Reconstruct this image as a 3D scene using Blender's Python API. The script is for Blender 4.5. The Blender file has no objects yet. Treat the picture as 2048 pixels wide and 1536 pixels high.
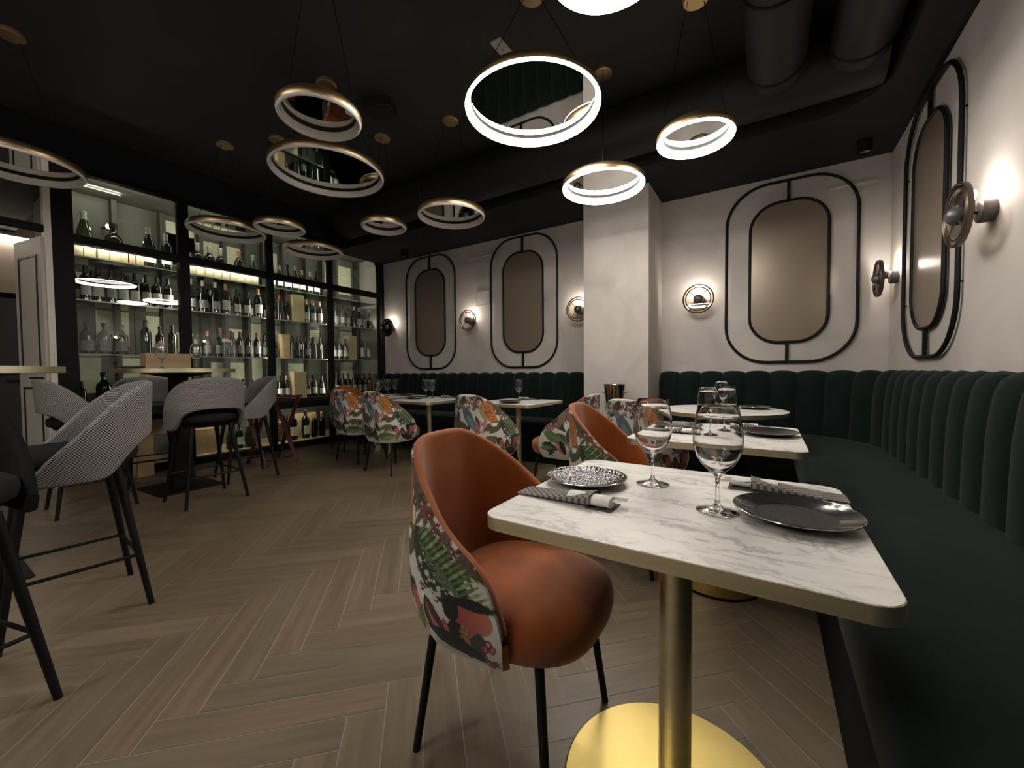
import bpy, math, random
import numpy as np
from mathutils import Vector, Matrix, noise
random.seed(11)
S = bpy.context.scene
COL = S.collection
PI = math.pi

# ------------------------------------------------------------------ camera
CAM_H = 1.068
def cam_axes(yaw, pitch, roll):
    cy, sy = math.cos(yaw), math.sin(yaw)
    f = Vector((-sy*math.cos(pitch), cy*math.cos(pitch), math.sin(pitch)))
    r = Vector((cy, sy, 0)); u = r.cross(f)
    c, s = math.cos(roll), math.sin(roll)
    return r*c + u*s, u*c - r*s, f
cr, cu, cf = cam_axes(math.radians(32.4), math.radians(-1.84), math.radians(-0.49))
cam_data = bpy.data.cameras.new('camera')
cam_data.sensor_fit = 'HORIZONTAL'; cam_data.sensor_width = 36.0
cam_data.lens = 36.0*805/2048
cam_data.clip_start = 0.02; cam_data.clip_end = 60
cam = bpy.data.objects.new('camera', cam_data); COL.objects.link(cam)
cam.matrix_world = Matrix(((cr.x, cu.x, -cf.x, 0), (cr.y, cu.y, -cf.y, 0), (cr.z, cu.z, -cf.z, CAM_H), (0, 0, 0, 1)))
S.camera = cam

# ------------------------------------------------------------------ world, exposure, light levels
world = bpy.data.worlds.new('world'); S.world = world; world.use_nodes = True
world.node_tree.nodes['Background'].inputs[0].default_value = (0.9, 0.95, 1.0, 1)
world.node_tree.nodes['Background'].inputs[1].default_value = 0.0
S.view_settings.view_transform = 'Standard'; S.view_settings.look = 'None'
S.view_settings.exposure = 0.6; S.view_settings.gamma = 1.0; S.view_settings.use_curve_mapping = False
RING_LIGHT = 39.0        # pendant diffusers that are switched on
BULB_LIGHT = 112.0       # bare bulbs of the wall lamps
CELLAR_LIGHT = 30.0      # strip lamps in the wine cellar
COVE_LIGHT = 26.0        # strip lamp in the corridor
S.cycles.max_bounces = 8; S.cycles.transparent_max_bounces = 20
S.cycles.sample_clamp_indirect = 6.0

# ------------------------------------------------------------------ node helpers
def mat(name):
    m = bpy.data.materials.new(name); m.use_nodes = True
    nt = m.node_tree
    return m, nt, nt.nodes['Principled BSDF']
def pbr(name, col, rough=0.5, metal=0.0, coat=0.0, spec=0.5, sheen=0.0, trans=0.0, ior=1.5):
    m, nt, b = mat(name)
    b.inputs['Base Color'].default_value = (*col, 1)
    b.inputs['Roughness'].default_value = rough; b.inputs['Metallic'].default_value = metal
    b.inputs['Coat Weight'].default_value = coat; b.inputs['Specular IOR Level'].default_value = spec
    b.inputs['Sheen Weight'].default_value = sheen; b.inputs['Transmission Weight'].default_value = trans
    b.inputs['IOR'].default_value = ior
    return m
def nd(nt, t, **kw):
    n = nt.nodes.new(t)
    for k, v in kw.items(): setattr(n, k, v)
    return n
def ln(nt, a, ao, b, bi): nt.links.new(a.outputs[ao], b.inputs[bi])
def ramp(nt, stops):
    r = nd(nt, 'ShaderNodeValToRGB'); e = r.color_ramp.elements
    while len(e) < len(stops): e.new(0.5)
    for i, (p, c) in enumerate(stops): e[i].position = p; e[i].color = (*c, 1)
    return r
def noisy(name, stops, scale, rough, detail=5, coord='Object', stretch=(1, 1, 1), distort=0.0, bump=0.0, bscale=None, metal=0.0, sheen=0.0, spec=0.5, coat=0.0):
    m, nt, b = mat(name)
    tc = nd(nt, 'ShaderNodeTexCoord'); mp = nd(nt, 'ShaderNodeMapping'); mp.inputs['Scale'].default_value = stretch
    ln(nt, tc, coord, mp, 'Vector')
    n = nd(nt, 'ShaderNodeTexNoise'); n.inputs['Scale'].default_value = scale; n.inputs['Detail'].default_value = detail; n.inputs['Distortion'].default_value = distort
    ln(nt, mp, 'Vector', n, 'Vector')
    r = ramp(nt, stops); ln(nt, n, 'Fac', r, 'Fac'); ln(nt, r, 'Color', b, 'Base Color')
    b.inputs['Roughness'].default_value = rough; b.inputs['Metallic'].default_value = metal
    b.inputs['Sheen Weight'].default_value = sheen; b.inputs['Specular IOR Level'].default_value = spec; b.inputs['Coat Weight'].default_value = coat
    if bump:
        n2 = nd(nt, 'ShaderNodeTexNoise'); n2.inputs['Scale'].default_value = bscale or scale*4; n2.inputs['Detail'].default_value = 4
        ln(nt, mp, 'Vector', n2, 'Vector')
        bp = nd(nt, 'ShaderNodeBump'); bp.inputs['Strength'].default_value = bump; bp.inputs['Distance'].default_value = 0.01
        ln(nt, n2, 'Fac', bp, 'Height'); ln(nt, bp, 'Normal', b, 'Normal')
    return m
def emis(name, col, strength):
    m, nt, b = mat(name)
    b.inputs['Base Color'].default_value = (*col, 1)
    b.inputs['Emission Color'].default_value = (*col, 1); b.inputs['Emission Strength'].default_value = strength
    return m
def pane_glass(name, tint=(1, 1, 1), ior=1.5):
    m, nt, b = mat(name); nt.nodes.remove(b)
    out = nt.nodes['Material Output']
    t = nd(nt, 'ShaderNodeBsdfTransparent'); t.inputs[0].default_value = (*tint, 1)
    g = nd(nt, 'ShaderNodeBsdfGlossy'); g.inputs['Roughness'].default_value = 0.0
    f = nd(nt, 'ShaderNodeFresnel'); f.inputs['IOR'].default_value = ior
    mx = nd(nt, 'ShaderNodeMixShader')
    ln(nt, f, 'Fac', mx, 0); ln(nt, t, 0, mx, 1); ln(nt, g, 0, mx, 2); ln(nt, mx, 0, out, 'Surface')
    return m

M = {}
M['plaster'] = noisy('plaster', [(0.30, (0.355, 0.325, 0.298)), (0.52, (0.445, 0.410, 0.378)), (0.75, (0.495, 0.460, 0.428))], 1.6, 0.75, detail=8, distort=0.6, bump=0.12, bscale=9)
M['corridor_wall'] = noisy('corridor_wall', [(0.3, (0.56, 0.47, 0.38)), (0.7, (0.62, 0.53, 0.44))], 2, 0.8)
M['ceiling'] = noisy('ceiling_paint', [(0.3, (0.036, 0.037, 0.040)), (0.7, (0.050, 0.051, 0.055))], 1.2, 0.7, spec=0.3)
M['soffit'] = pbr('soffit_paint', (0.012, 0.012, 0.014), 0.75, spec=0.2)
M['duct'] = noisy('duct_paint', [(0.3, (0.013, 0.0135, 0.014)), (0.7, (0.018, 0.0185, 0.019))], 3, 0.6, spec=0.3)
M['black'] = pbr('black_metal', (0.007, 0.007, 0.008), 0.55, spec=0.2)
M['black_frame'] = pbr('black_frame', (0.006, 0.006, 0.007), 0.6, spec=0.15)
M['black_wood'] = pbr('black_wood', (0.014, 0.013, 0.013), 0.45)
M['brass'] = noisy('brushed_brass', [(0.3, (0.76, 0.70, 0.46)), (0.7, (0.86, 0.80, 0.57))], 4, 0.40, stretch=(1, 1, 14), metal=1.0)
M['brass_disc'] = noisy('satin_brass', [(0.3, (0.60, 0.45, 0.15)), (0.7, (0.68, 0.52, 0.19))], 3, 0.42, metal=1.0)
M['lamp_brass'] = pbr('lamp_brass', (0.66, 0.47, 0.26), 0.38, metal=1.0)
M['diffuser_off'] = pbr('opal_diffuser_off', (0.86, 0.85, 0.84), 0.18, coat=0.4)
M['diffuser_on'] = emis('opal_diffuser_on', (1.0, 0.95, 0.87), RING_LIGHT)
M['mirror'] = pbr('mirror', (0.82, 0.82, 0.80), 0.015, metal=1.0)
M['groove'] = pbr('groove_metal', (0.012, 0.010, 0.009), 0.6)
M['bronze_mirror'] = noisy('bronze_mirror', [(0.3, (0.210, 0.165, 0.122)), (0.7, (0.235, 0.186, 0.140))], 0.8, 0.30, metal=0.35)
M['bulb'] = emis('bulb_glow', (1.0, 0.89, 0.77), BULB_LIGHT)
M['lamp_bronze'] = pbr('lamp_bronze', (0.13, 0.10, 0.08), 0.32, metal=0.8)
M['lamp_base'] = pbr('lamp_base_metal', (0.11, 0.10, 0.10), 0.42, metal=0.5)
M['lamp_glass'] = pane_glass('lamp_glass', (0.97, 0.92, 0.86))
M['window_glass'] = pane_glass('window_glass', (0.95, 0.97, 0.95), 1.52)
M['shelf_glass'] = pane_glass('shelf_glass', (0.80, 0.90, 0.85), 1.5)
M['shelf_edge'] = pbr('shelf_edge', (0.38, 0.46, 0.42), 0.15, coat=0.5)
M['wine_glass'] = pbr('wine_glass', (1, 1, 1), 0.0, trans=1.0, ior=1.48)
M['etched'] = pbr('etched_white', (0.85, 0.85, 0.83), 0.6)
M['green_velvet'] = noisy('green_velvet', [(0.3, (0.0031, 0.0076, 0.0066)), (0.7, (0.0048, 0.0112, 0.0098))], 7, 0.85, sheen=0.07, spec=0.08, bump=0.05, bscale=300)
M['plinth'] = pbr('plinth_fabric', (0.004, 0.006, 0.0055), 0.85, spec=0.15)
M['orange_velvet'] = noisy('orange_velvet', [(0.25, (0.17, 0.038, 0.007)), (0.5, (0.285, 0.071, 0.010)), (0.8, (0.37, 0.108, 0.016))], 3.2, 0.7, detail=4, distort=1.2, sheen=0.25, spec=0.2)
M['chrome'] = pbr('chrome', (0.62, 0.60, 0.57), 0.12, metal=1.0)
M['steel'] = pbr('cutlery_steel', (0.70, 0.68, 0.65), 0.18, metal=1.0)
M['linen'] = noisy('napkin_paper', [(0.3, (0.68, 0.65, 0.60)), (0.7, (0.78, 0.75, 0.70))], 40, 0.8)
M['stool_seat'] = pbr('stool_seat_velvet', (0.012, 0.012, 0.013), 0.85, spec=0.2)
M['black_velvet'] = pbr('black_velvet', (0.007, 0.007, 0.008), 0.9, spec=0.15)
M['crate'] = noisy('pale_pine', [(0.3, (0.42, 0.27, 0.15)), (0.7, (0.58, 0.40, 0.23))], 3, 0.65, stretch=(1, 0.12, 1), distort=1.5)
M['crate_light'] = noisy('light_pine', [(0.3, (0.60, 0.46, 0.27)), (0.7, (0.74, 0.59, 0.37))], 3, 0.6, stretch=(1, 1, 0.12), distort=1.5)
M['red_wood'] = pbr('dark_red_wood', (0.085, 0.013, 0.015), 0.5)
M['bottle'] = pbr('dark_bottle_glass', (0.006, 0.009, 0.006), 0.06, coat=0.6)
M['bottle_green'] = pbr('green_bottle_glass', (0.016, 0.026, 0.010), 0.06, coat=0.6)
M['bottle_clear'] = pbr('pale_bottle_glass', (0.05, 0.055, 0.05), 0.08, coat=0.6)
M['label_white'] = noisy('label_white', [(0.46, (0.62, 0.61, 0.56)), (0.54, (0.50, 0.49, 0.45))], 45, 0.6)
M['label_cream'] = noisy('label_cream', [(0.46, (0.66, 0.58, 0.40)), (0.54, (0.55, 0.47, 0.31))], 45, 0.6)
M['label_grey'] = noisy('label_grey', [(0.46, (0.34, 0.34, 0.33)), (0.54, (0.25, 0.25, 0.25))], 45, 0.6)
M['cap_black'] = pbr('capsule_black', (0.012, 0.012, 0.014), 0.3)
M['cap_red'] = pbr('capsule_red', (0.22, 0.018, 0.016), 0.3)
M['cap_copper'] = pbr('capsule_copper', (0.55, 0.30, 0.16), 0.3, metal=0.6)
M['cap_silver'] = pbr('capsule_silver', (0.55, 0.53, 0.48), 0.3, metal=0.7)
M['cream_box'] = noisy('cream_carton', [(0.3, (0.70, 0.60, 0.38)), (0.7, (0.80, 0.70, 0.48))], 12, 0.7)
M['cellar_wall'] = noisy('cellar_wall', [(0.30, (0.085, 0.088, 0.076)), (0.7, (0.13, 0.135, 0.115))], 2.2, 0.8)
M['cellar_panel'] = noisy('cellar_panel', [(0.35, (0.62, 0.62, 0.45)), (0.6, (0.72, 0.71, 0.54))], 5, 0.7)
M['cellar_grey'] = pbr('cellar_grey', (0.045, 0.045, 0.04), 0.6)
M['strip_light'] = emis('cellar_strip', (1.0, 0.95, 0.78), CELLAR_LIGHT)
M['spot_glow'] = emis('spot_glow', (1.0, 0.92, 0.75), 60.0)
M['cove'] = emis('cove_strip', (1.0, 0.90, 0.78), COVE_LIGHT)
M['white_paint'] = noisy('white_paint', [(0.3, (0.62, 0.57, 0.50)), (0.7, (0.70, 0.65, 0.58))], 2, 0.5)
M['door_grey'] = pbr('door_grey', (0.085, 0.080, 0.085), 0.5)
M['ceiling_plate'] = pbr('white_plastic', (0.55, 0.54, 0.52), 0.5)
M['panel_paint'] = pbr('access_panel_paint', (0.50, 0.46, 0.42), 0.6)

# marble laminate
m, nt, b = mat('white_marble'); M['marble'] = m
tc = nd(nt, 'ShaderNodeTexCoord'); mp = nd(nt, 'ShaderNodeMapping'); mp.inputs['Rotation'].default_value = (0, 0, 0.25); mp.inputs['Scale'].default_value = (0.75, 1.7, 1)
ln(nt, tc, 'Object', mp, 'Vector')
n1 = nd(nt, 'ShaderNodeTexNoise'); n1.inputs['Scale'].default_value = 6.5; n1.inputs['Detail'].default_value = 9; n1.inputs['Roughness'].default_value = 0.66; n1.inputs['Distortion'].default_value = 0.5
ln(nt, mp, 'Vector', n1, 'Vector')
sb = nd(nt, 'ShaderNodeMath', operation='SUBTRACT'); sb.inputs[1].default_value = 0.5; ln(nt, n1, 'Fac', sb, 0)
ab = nd(nt, 'ShaderNodeMath', operation='ABSOLUTE'); ln(nt, sb, 0, ab, 0)
r1 = ramp(nt, [(0.0, (0.36, 0.335, 0.32)), (0.010, (0.50, 0.47, 0.45)), (0.034, (0.70, 0.67, 0.64)), (0.15, (0.77, 0.74, 0.70))]); ln(nt, ab, 0, r1, 'Fac')
n2 = nd(nt, 'ShaderNodeTexNoise'); n2.inputs['Scale'].default_value = 4.0; n2.inputs['Detail'].default_value = 3; ln(nt, mp, 'Vector', n2, 'Vector')
r2 = ramp(nt, [(0.36, (0, 0, 0)), (0.54, (1, 1, 1))]); ln(nt, n2, 'Fac', r2, 'Fac')
mx = nd(nt, 'ShaderNodeMix', data_type='RGBA'); ln(nt, r2, 'Color', mx, 'Factor')
mx.inputs['A'].default_value = (0.78, 0.75, 0.71, 1); ln(nt, r1, 'Color', mx, 'B'); ln(nt, mx, 'Result', b, 'Base Color')
b.inputs['Roughness'].default_value = 0.42

# herringbone floor tile: tone per plank from a mesh attribute, grain along the plank's own UV
m, nt, b = mat('wood_tile'); M['floor'] = m
at = nd(nt, 'ShaderNodeAttribute', attribute_name='tone'); uv = nd(nt, 'ShaderNodeUVMap')
mp = nd(nt, 'ShaderNodeMapping'); mp.inputs['Scale'].default_value = (2.2, 30, 1); ln(nt, uv, 'UV', mp, 'Vector')
n1 = nd(nt, 'ShaderNodeTexNoise'); n1.inputs['Scale'].default_value = 1.0; n1.inputs['Detail'].default_value = 6; n1.inputs['Distortion'].default_value = 0.5; ln(nt, mp, 'Vector', n1, 'Vector')
r1 = ramp(nt, [(0.3, (0.150, 0.110, 0.070)), (0.7, (0.215, 0.162, 0.107))]); ln(nt, n1, 'Fac', r1, 'Fac')
mx = nd(nt, 'ShaderNodeMix', data_type='RGBA', blend_type='MULTIPLY'); mx.inputs['Factor'].default_value = 1.0
ln(nt, r1, 'Color', mx, 'A'); ln(nt, at, 'Color', mx, 'B'); ln(nt, mx, 'Result', b, 'Base Color')
b.inputs['Roughness'].default_value = 0.36
M['grout'] = pbr('grout', (0.36, 0.315, 0.255), 0.7)

# hammered dark plate glaze
m, nt, b = mat('hammered_glaze'); M['plate'] = m
tc = nd(nt, 'ShaderNodeTexCoord'); vo = nd(nt, 'ShaderNodeTexVoronoi'); vo.inputs['Scale'].default_value = 130; ln(nt, tc, 'Object', vo, 'Vector')
bp = nd(nt, 'ShaderNodeBump'); bp.inputs['Strength'].default_value = 0.8; bp.inputs['Distance'].default_value = 0.0026; ln(nt, vo, 'Distance', bp, 'Height'); ln(nt, bp, 'Normal', b, 'Normal')
b.inputs['Base Color'].default_value = (0.13, 0.122, 0.124, 1); b.inputs['Metallic'].default_value = 0.9; b.inputs['Roughness'].default_value = 0.08
m, nt, b = mat('matte_plate'); M['plate_matte'] = m
tc = nd(nt, 'ShaderNodeTexCoord'); no = nd(nt, 'ShaderNodeTexNoise'); no.inputs['Scale'].default_value = 160; ln(nt, tc, 'Object', no, 'Vector')
r1 = ramp(nt, [(0.35, (0.020, 0.016, 0.015)), (0.7, (0.050, 0.041, 0.038))]); ln(nt, no, 'Fac', r1, 'Fac'); ln(nt, r1, 'Color', b, 'Base Color')
b.inputs['Roughness'].default_value = 0.5; b.inputs['Specular IOR Level'].default_value = 0.12
M['plate_gloss'] = pbr('dark_glaze', (0.03, 0.026, 0.026), 0.12, coat=0.5)

# two-tone weaves on UV checks
def weave(name, a, c, sx, sy, rough=0.85):
    m, nt, b = mat(name)
    uv = nd(nt, 'ShaderNodeUVMap'); mp = nd(nt, 'ShaderNodeMapping'); mp.inputs['Scale'].default_value = (sx, sy, 1); ln(nt, uv, 'UV', mp, 'Vector')
    ck = nd(nt, 'ShaderNodeTexChecker'); ck.inputs['Scale'].default_value = 1.0; ck.inputs['Color1'].default_value = (*a, 1); ck.inputs['Color2'].default_value = (*c, 1)
    ln(nt, mp, 'Vector', ck, 'Vector'); ln(nt, ck, 'Color', b, 'Base Color')
    b.inputs['Roughness'].default_value = rough; b.inputs['Specular IOR Level'].default_value = 0.15
    return m
M['houndstooth'] = weave('houndstooth', (0.40, 0.375, 0.37), (0.026, 0.025, 0.027), 165, 165)
M['pouch'] = weave('pouch_weave', (0.25, 0.23, 0.205), (0.09, 0.08, 0.075), 125, 125)

# floral cloth: colours live on the cloth mesh
m, nt, b = mat('floral_cloth'); M['floral'] = m
at = nd(nt, 'ShaderNodeAttribute', attribute_name='print'); ln(nt, at, 'Color', b, 'Base Color')
b.inputs['Roughness'].default_value = 0.75; b.inputs['Sheen Weight'].default_value = 0.1; b.inputs['Specular IOR Level'].default_value = 0.2

# ------------------------------------------------------------------ mesh helpers
class MB:
    def __init__(s): s.v = []; s.f = []; s.uv = None
    def add(s, vs, fs):
        o = len(s.v); s.v += [tuple(p) for p in vs]; s.f += [tuple(i+o for i in f) for f in fs]; return s
    def box(s, a, b):
        x0, y0, z0 = a; x1, y1, z1 = b
        vs = [(x0, y0, z0), (x1, y0, z0), (x1, y1, z0), (x0, y1, z0), (x0, y0, z1), (x1, y0, z1), (x1, y1, z1), (x0, y1, z1)]
        return s.add(vs, [(0, 3, 2, 1), (4, 5, 6, 7), (0, 1, 5, 4), (1, 2, 6, 5), (2, 3, 7, 6), (3, 0, 4, 7)])
    def tube(s, pts, rad, n=12, closed=False, caps=True):
        P = [Vector(p) for p in pts]; N = len(P)
        R = rad if isinstance(rad, (list, tuple)) else [rad]*N
        rings = []; prev = None
        for i in range(N):
            if closed: t = P[(i+1) % N] - P[i-1]
            else: t = P[min(i+1, N-1)] - P[max(i-1, 0)]
            t.normalize()
            if prev is None:
                a = Vector((0, 0, 1)) if abs(t.z) < 0.9 else Vector((1, 0, 0))
                u = t.cross(a).normalized()
            else:
                u = (prev - t*prev.dot(t)).normalized()
            prev = u; w = t.cross(u)
            rings.append([P[i] + (u*math.cos(2*PI*k/n) + w*math.sin(2*PI*k/n))*R[i] for k in range(n)])
        vs = [p for r in rings for p in r]; fs = []
        for i in range(N if closed else N-1):
            j = (i+1) % N
            for k in range(n):
                l = (k+1) % n; fs.append((i*n+k, i*n+l, j*n+l, j*n+k))
        if not closed and caps:
            fs.append(tuple(range(n-1, -1, -1))); fs.append(tuple((N-1)*n+k for k in range(n)))
        return s.add(vs, fs)
    def lathe(s, prof, n=48, c=(0, 0, 0), closed=False, a0=0.0, a1=2*PI):
        full = abs(a1-a0-2*PI) < 1e-6
        m = n if full else n+1
        vs = []; fs = []
        for (r, z) in prof:
            for k in range(m):
                a = a0 + (a1-a0)*k/n
                vs.append((c[0]+r*math.cos(a), c[1]+r*math.sin(a), c[2]+z))
        L = len(prof)
        for i in range(L if closed else L-1):
            j = (i+1) % L
            for k in range(n):
                l = (k+1) % m
                fs.append((i*m+k, i*m+l, j*m+l, j*m+k))
        return s.add(vs, fs)
    def prism(s, outline, z0, z1, bev=0.0):
        n = len(outline); levels = [(0, z0), (0, z1)] if not bev else [(bev, z0), (0, z0+bev), (0, z1-bev), (bev, z1)]
        cx = sum(p[0] for p in outline)/n; cy = sum(p[1] for p in outline)/n
        vs = []; fs = []
        for d, z in levels:
            for (x, y) in outline:
                L = math.hypot(x-cx, y-cy) or 1
                vs.append((x-(x-cx)/L*d, y-(y-cy)/L*d, z))
        for i in range(len(levels)-1):
            for k in range(n):
                l = (k+1) % n; fs.append((i*n+k, i*n+l, (i+1)*n+l, (i+1)*n+k))
        fs.append(tuple(range(n-1, -1, -1))); fs.append(tuple((len(levels)-1)*n+k for k in range(n)))
        return s.add(vs, fs)
    def grid(s, rows, closed_u=False):
        n = len(rows[0]); vs = [p for r in rows for p in r]; fs = []
        for i in range(len(rows)-1):
            for k in range(n if closed_u else n-1):
                l = (k+1) % n; fs.append((i*n+k, i*n+l, (i+1)*n+l, (i+1)*n+k))
        return s.add(vs, fs)
    def xf(s, mtx):
        s.v = [tuple(mtx @ Vector(p)) for p in s.v]; return s
    def mesh(s, name, m, smooth=35):
        me = bpy.data.meshes.new(name); me.from_pydata(s.v, [], s.f); me.update()
        if m: me.materials.append(M[m] if isinstance(m, str) else m)
        if smooth:
            me.polygons.foreach_set('use_smooth', [True]*len(me.polygons)); me.set_sharp_from_angle(angle=math.radians(smooth))
        return me
    def obj(s, name, m, parent=None, smooth=35, loc=None):
        o = bpy.data.objects.new(name, s.mesh(name, m, smooth)); COL.objects.link(o)
        if parent: o.parent = parent
        if loc: o.location = loc
        return o
def fix_normals(o):
    import bmesh
    bm = bmesh.new(); bm.from_mesh(o.data); bmesh.ops.recalc_face_normals(bm, faces=bm.faces); bm.to_mesh(o.data); bm.free(); return o
def tag(o, label=None, cat=None, group=None, kind=None):
    if label: o['label'] = label
    if cat: o['category'] = cat
    if group: o['group'] = group
    if kind: o['kind'] = kind
    return o
def thing(name, label, cat, loc=(0, 0, 0), rz=0.0, group=None):
    o = bpy.data.objects.new(name, None); COL.objects.link(o); o.empty_display_size = 0.1
    o.location = loc; o.rotation_euler = (0, 0, rz)
    return tag(o, label, cat, group)
def struct(name, mb, m, parent=None, smooth=None, label=None):
    o = mb.obj(name, m, parent, smooth)
    if not parent: o['kind'] = 'structure'
    if label: o['label'] = label
    return o
CH = {}
def kids(o): return [c for c in bpy.data.objects if c.parent == o]
def dup(root, loc, rz=None, label=None, group=None):
    def cp(o, par):
        c = o.copy(); COL.objects.link(c)
        if par: c.parent = par
        ks = CH.get(o.name)
        if ks is None: ks = CH[o.name] = kids(o)
        for k in ks: cp(k, c)
        return c
    r = cp(root, None); r.location = loc
    if rz is not None: r.rotation_euler = (0, 0, rz)
    if label: r['label'] = label
    if group: r['group'] = group
    return r
def rrect(x0, y0, x1, y1, r, n=8):
    o = []
    for cx, cy, a in ((x1-r, y1-r, 0), (x0+r, y1-r, PI/2), (x0+r, y0+r, PI), (x1-r, y0+r, 1.5*PI)):
        for k in range(n+1):
            t = a + PI/2*k/n; o.append((cx+r*math.cos(t), cy+r*math.sin(t)))
    return o
def circle(r, n=48, c=(0, 0)): return [(c[0]+r*math.cos(2*PI*k/n), c[1]+r*math.sin(2*PI*k/n)) for k in range(n)]
def interp(tab, x):
    if x <= tab[0][0]: return tab[0][1]
    for (a, b), (c, d) in zip(tab, tab[1:]):
        if x <= c:
            t = (x-a)/(c-a); t = t*t*(3-2*t)*0.35 + t*0.65
            return b + (d-b)*t
    return tab[-1][1]

# ------------------------------------------------------------------ room shell
XG, YB, XR, ZC, ZS = -5.70, 4.78, 0.90, 3.42, 2.94
YF = -3.2                                    # wall behind the camera
XL = -8.0
# floor
LP, WP = 0.69, 0.115; NP = 6
me_v = []; me_f = []; tones = []; uvs = []
c45 = math.sqrt(0.5); g = 0.0017
FX0, FY0 = -1.50, 0.668
fb = MB()
def plank(p0, q0, p1, q1, horiz):
    cs = [(p0*WP+g, q0*WP+g), (p1*WP-g, q0*WP+g), (p1*WP-g, q1*WP-g), (p0*WP+g, q1*WP-g)]
    P = [((p-q)*c45+FX0, (p+q)*c45+FY0) for p, q in cs]
    if all(x < XL-0.2 or x > XR+0.05 or y < YF-0.1 or y > YB+0.05 for x, y in P): return
    if all((x < XG-0.9 and y > 1.3) for x, y in P): return
    k = len(fb.v); fb.add([(min(max(x, XL), XR), min(max(y, YF), YB), 0) for x, y in P], [(0, 1, 2, 3)])
    t = random.uniform(0.86, 1.09); w = random.uniform(-0.03, 0.03)
    tones.append((t+w, t, t-w, 1)); o = random.uniform(0, 50)
    d = [(0, 0), (LP, 0), (LP, WP), (0, WP)] if horiz else [(0, 0), (0, WP), (LP, WP), (LP, 0)]
    uvs.append([(a+o, b2+o*0.37) for a, b2 in d])
for i in range(-90, 90):
    for j in range(-12, 12):
        plank(i+2*NP*j, i, i+2*NP*j+NP, i+1, True)
        plank(i+2*NP*j, i-2*NP+1, i+2*NP*j+1, i-NP+1, False)
fl = fb.obj('floor', 'floor', None, None); fl['kind'] = 'structure'
ca = fl.data.color_attributes.new('tone', 'FLOAT_COLOR', 'CORNER'); ul = fl.data.uv_layers.new(name='UVMap')
for pi, poly in enumerate(fl.data.polygons):
    for k, li in enumerate(poly.loop_indices):
        ca.data[li].color = tones[pi]; ul.data[li].uv = uvs[pi][k]
gr = MB().box((XL-0.1, YF-0.1, -0.12), (XR+0.1, YB+0.1, -0.0012)).obj('floor_grout', 'grout', fl, None)
# walls
T = 0.12
struct('wall_back', MB().box((XG-1.0, YB, 0), (XR+T, YB+T, ZC)), 'plaster')
struct('wall_right', MB().box((XR, YF, 0), (XR+T, YB, ZC)), 'plaster')
struct('wall_front', MB().box((XL-T, YF-T, 0), (XR+T, YF, ZC)), 'plaster')
struct('wall_pillar', MB().box((-1.715, 4.19, 0), (-1.019, YB, ZS)), 'plaster')
struct('ceiling', MB().box((XL-T, YF-T, ZC), (XR+T, YB+T, ZC+0.1)), 'ceiling')
# lowered ceiling along the back wall, turning along the right wall with a rounded inner corner
out = [(XG, 3.845), (0.30, 3.845)]
for k in range(1, 9):
    a = PI/2*k/8; out.append((0.30+0.37*math.sin(a), 3.475+0.37*math.cos(a)))
out += [(0.67, YF), (XR, YF), (XR, YB), (XG, YB)]
sf = MB(); n = len(out)
sf.add([(x, y, ZS) for x, y in out]+[(x, y, ZC) for x, y in out], [tuple(range(n))]+[(k, k+n, (k+1) % n+n, (k+1) % n) for k in range(n)])
struct('ceiling_soffit', sf, 'soffit')
# wall above the cellar glass, left wall with corridor opening
struct('wall_left', MB().box((XG-0.06, 0.98, 3.07), (XG+0.06, YB, ZC)).box((XG-0.06, YF, 0), (XG+0.06, -0.25, ZC)).box((XG-0.06, -0.25, 3.0), (XG+0.06, 0.98, ZC)), 'soffit')
struct('wall_corridor_far', MB().box((XL-T, YF, 0), (XL, 4.9, ZC)), 'corridor_wall')
struct('wall_corridor_side', MB().box((XL, 0.98+0.42, 0), (XG-0.78, 0.98+0.50, ZC)), 'corridor_wall')
struct('ceiling_corridor', MB().box((XL, -0.6, 2.86), (XG-0.06, 0.98, 2.90)), 'soffit')
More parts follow.
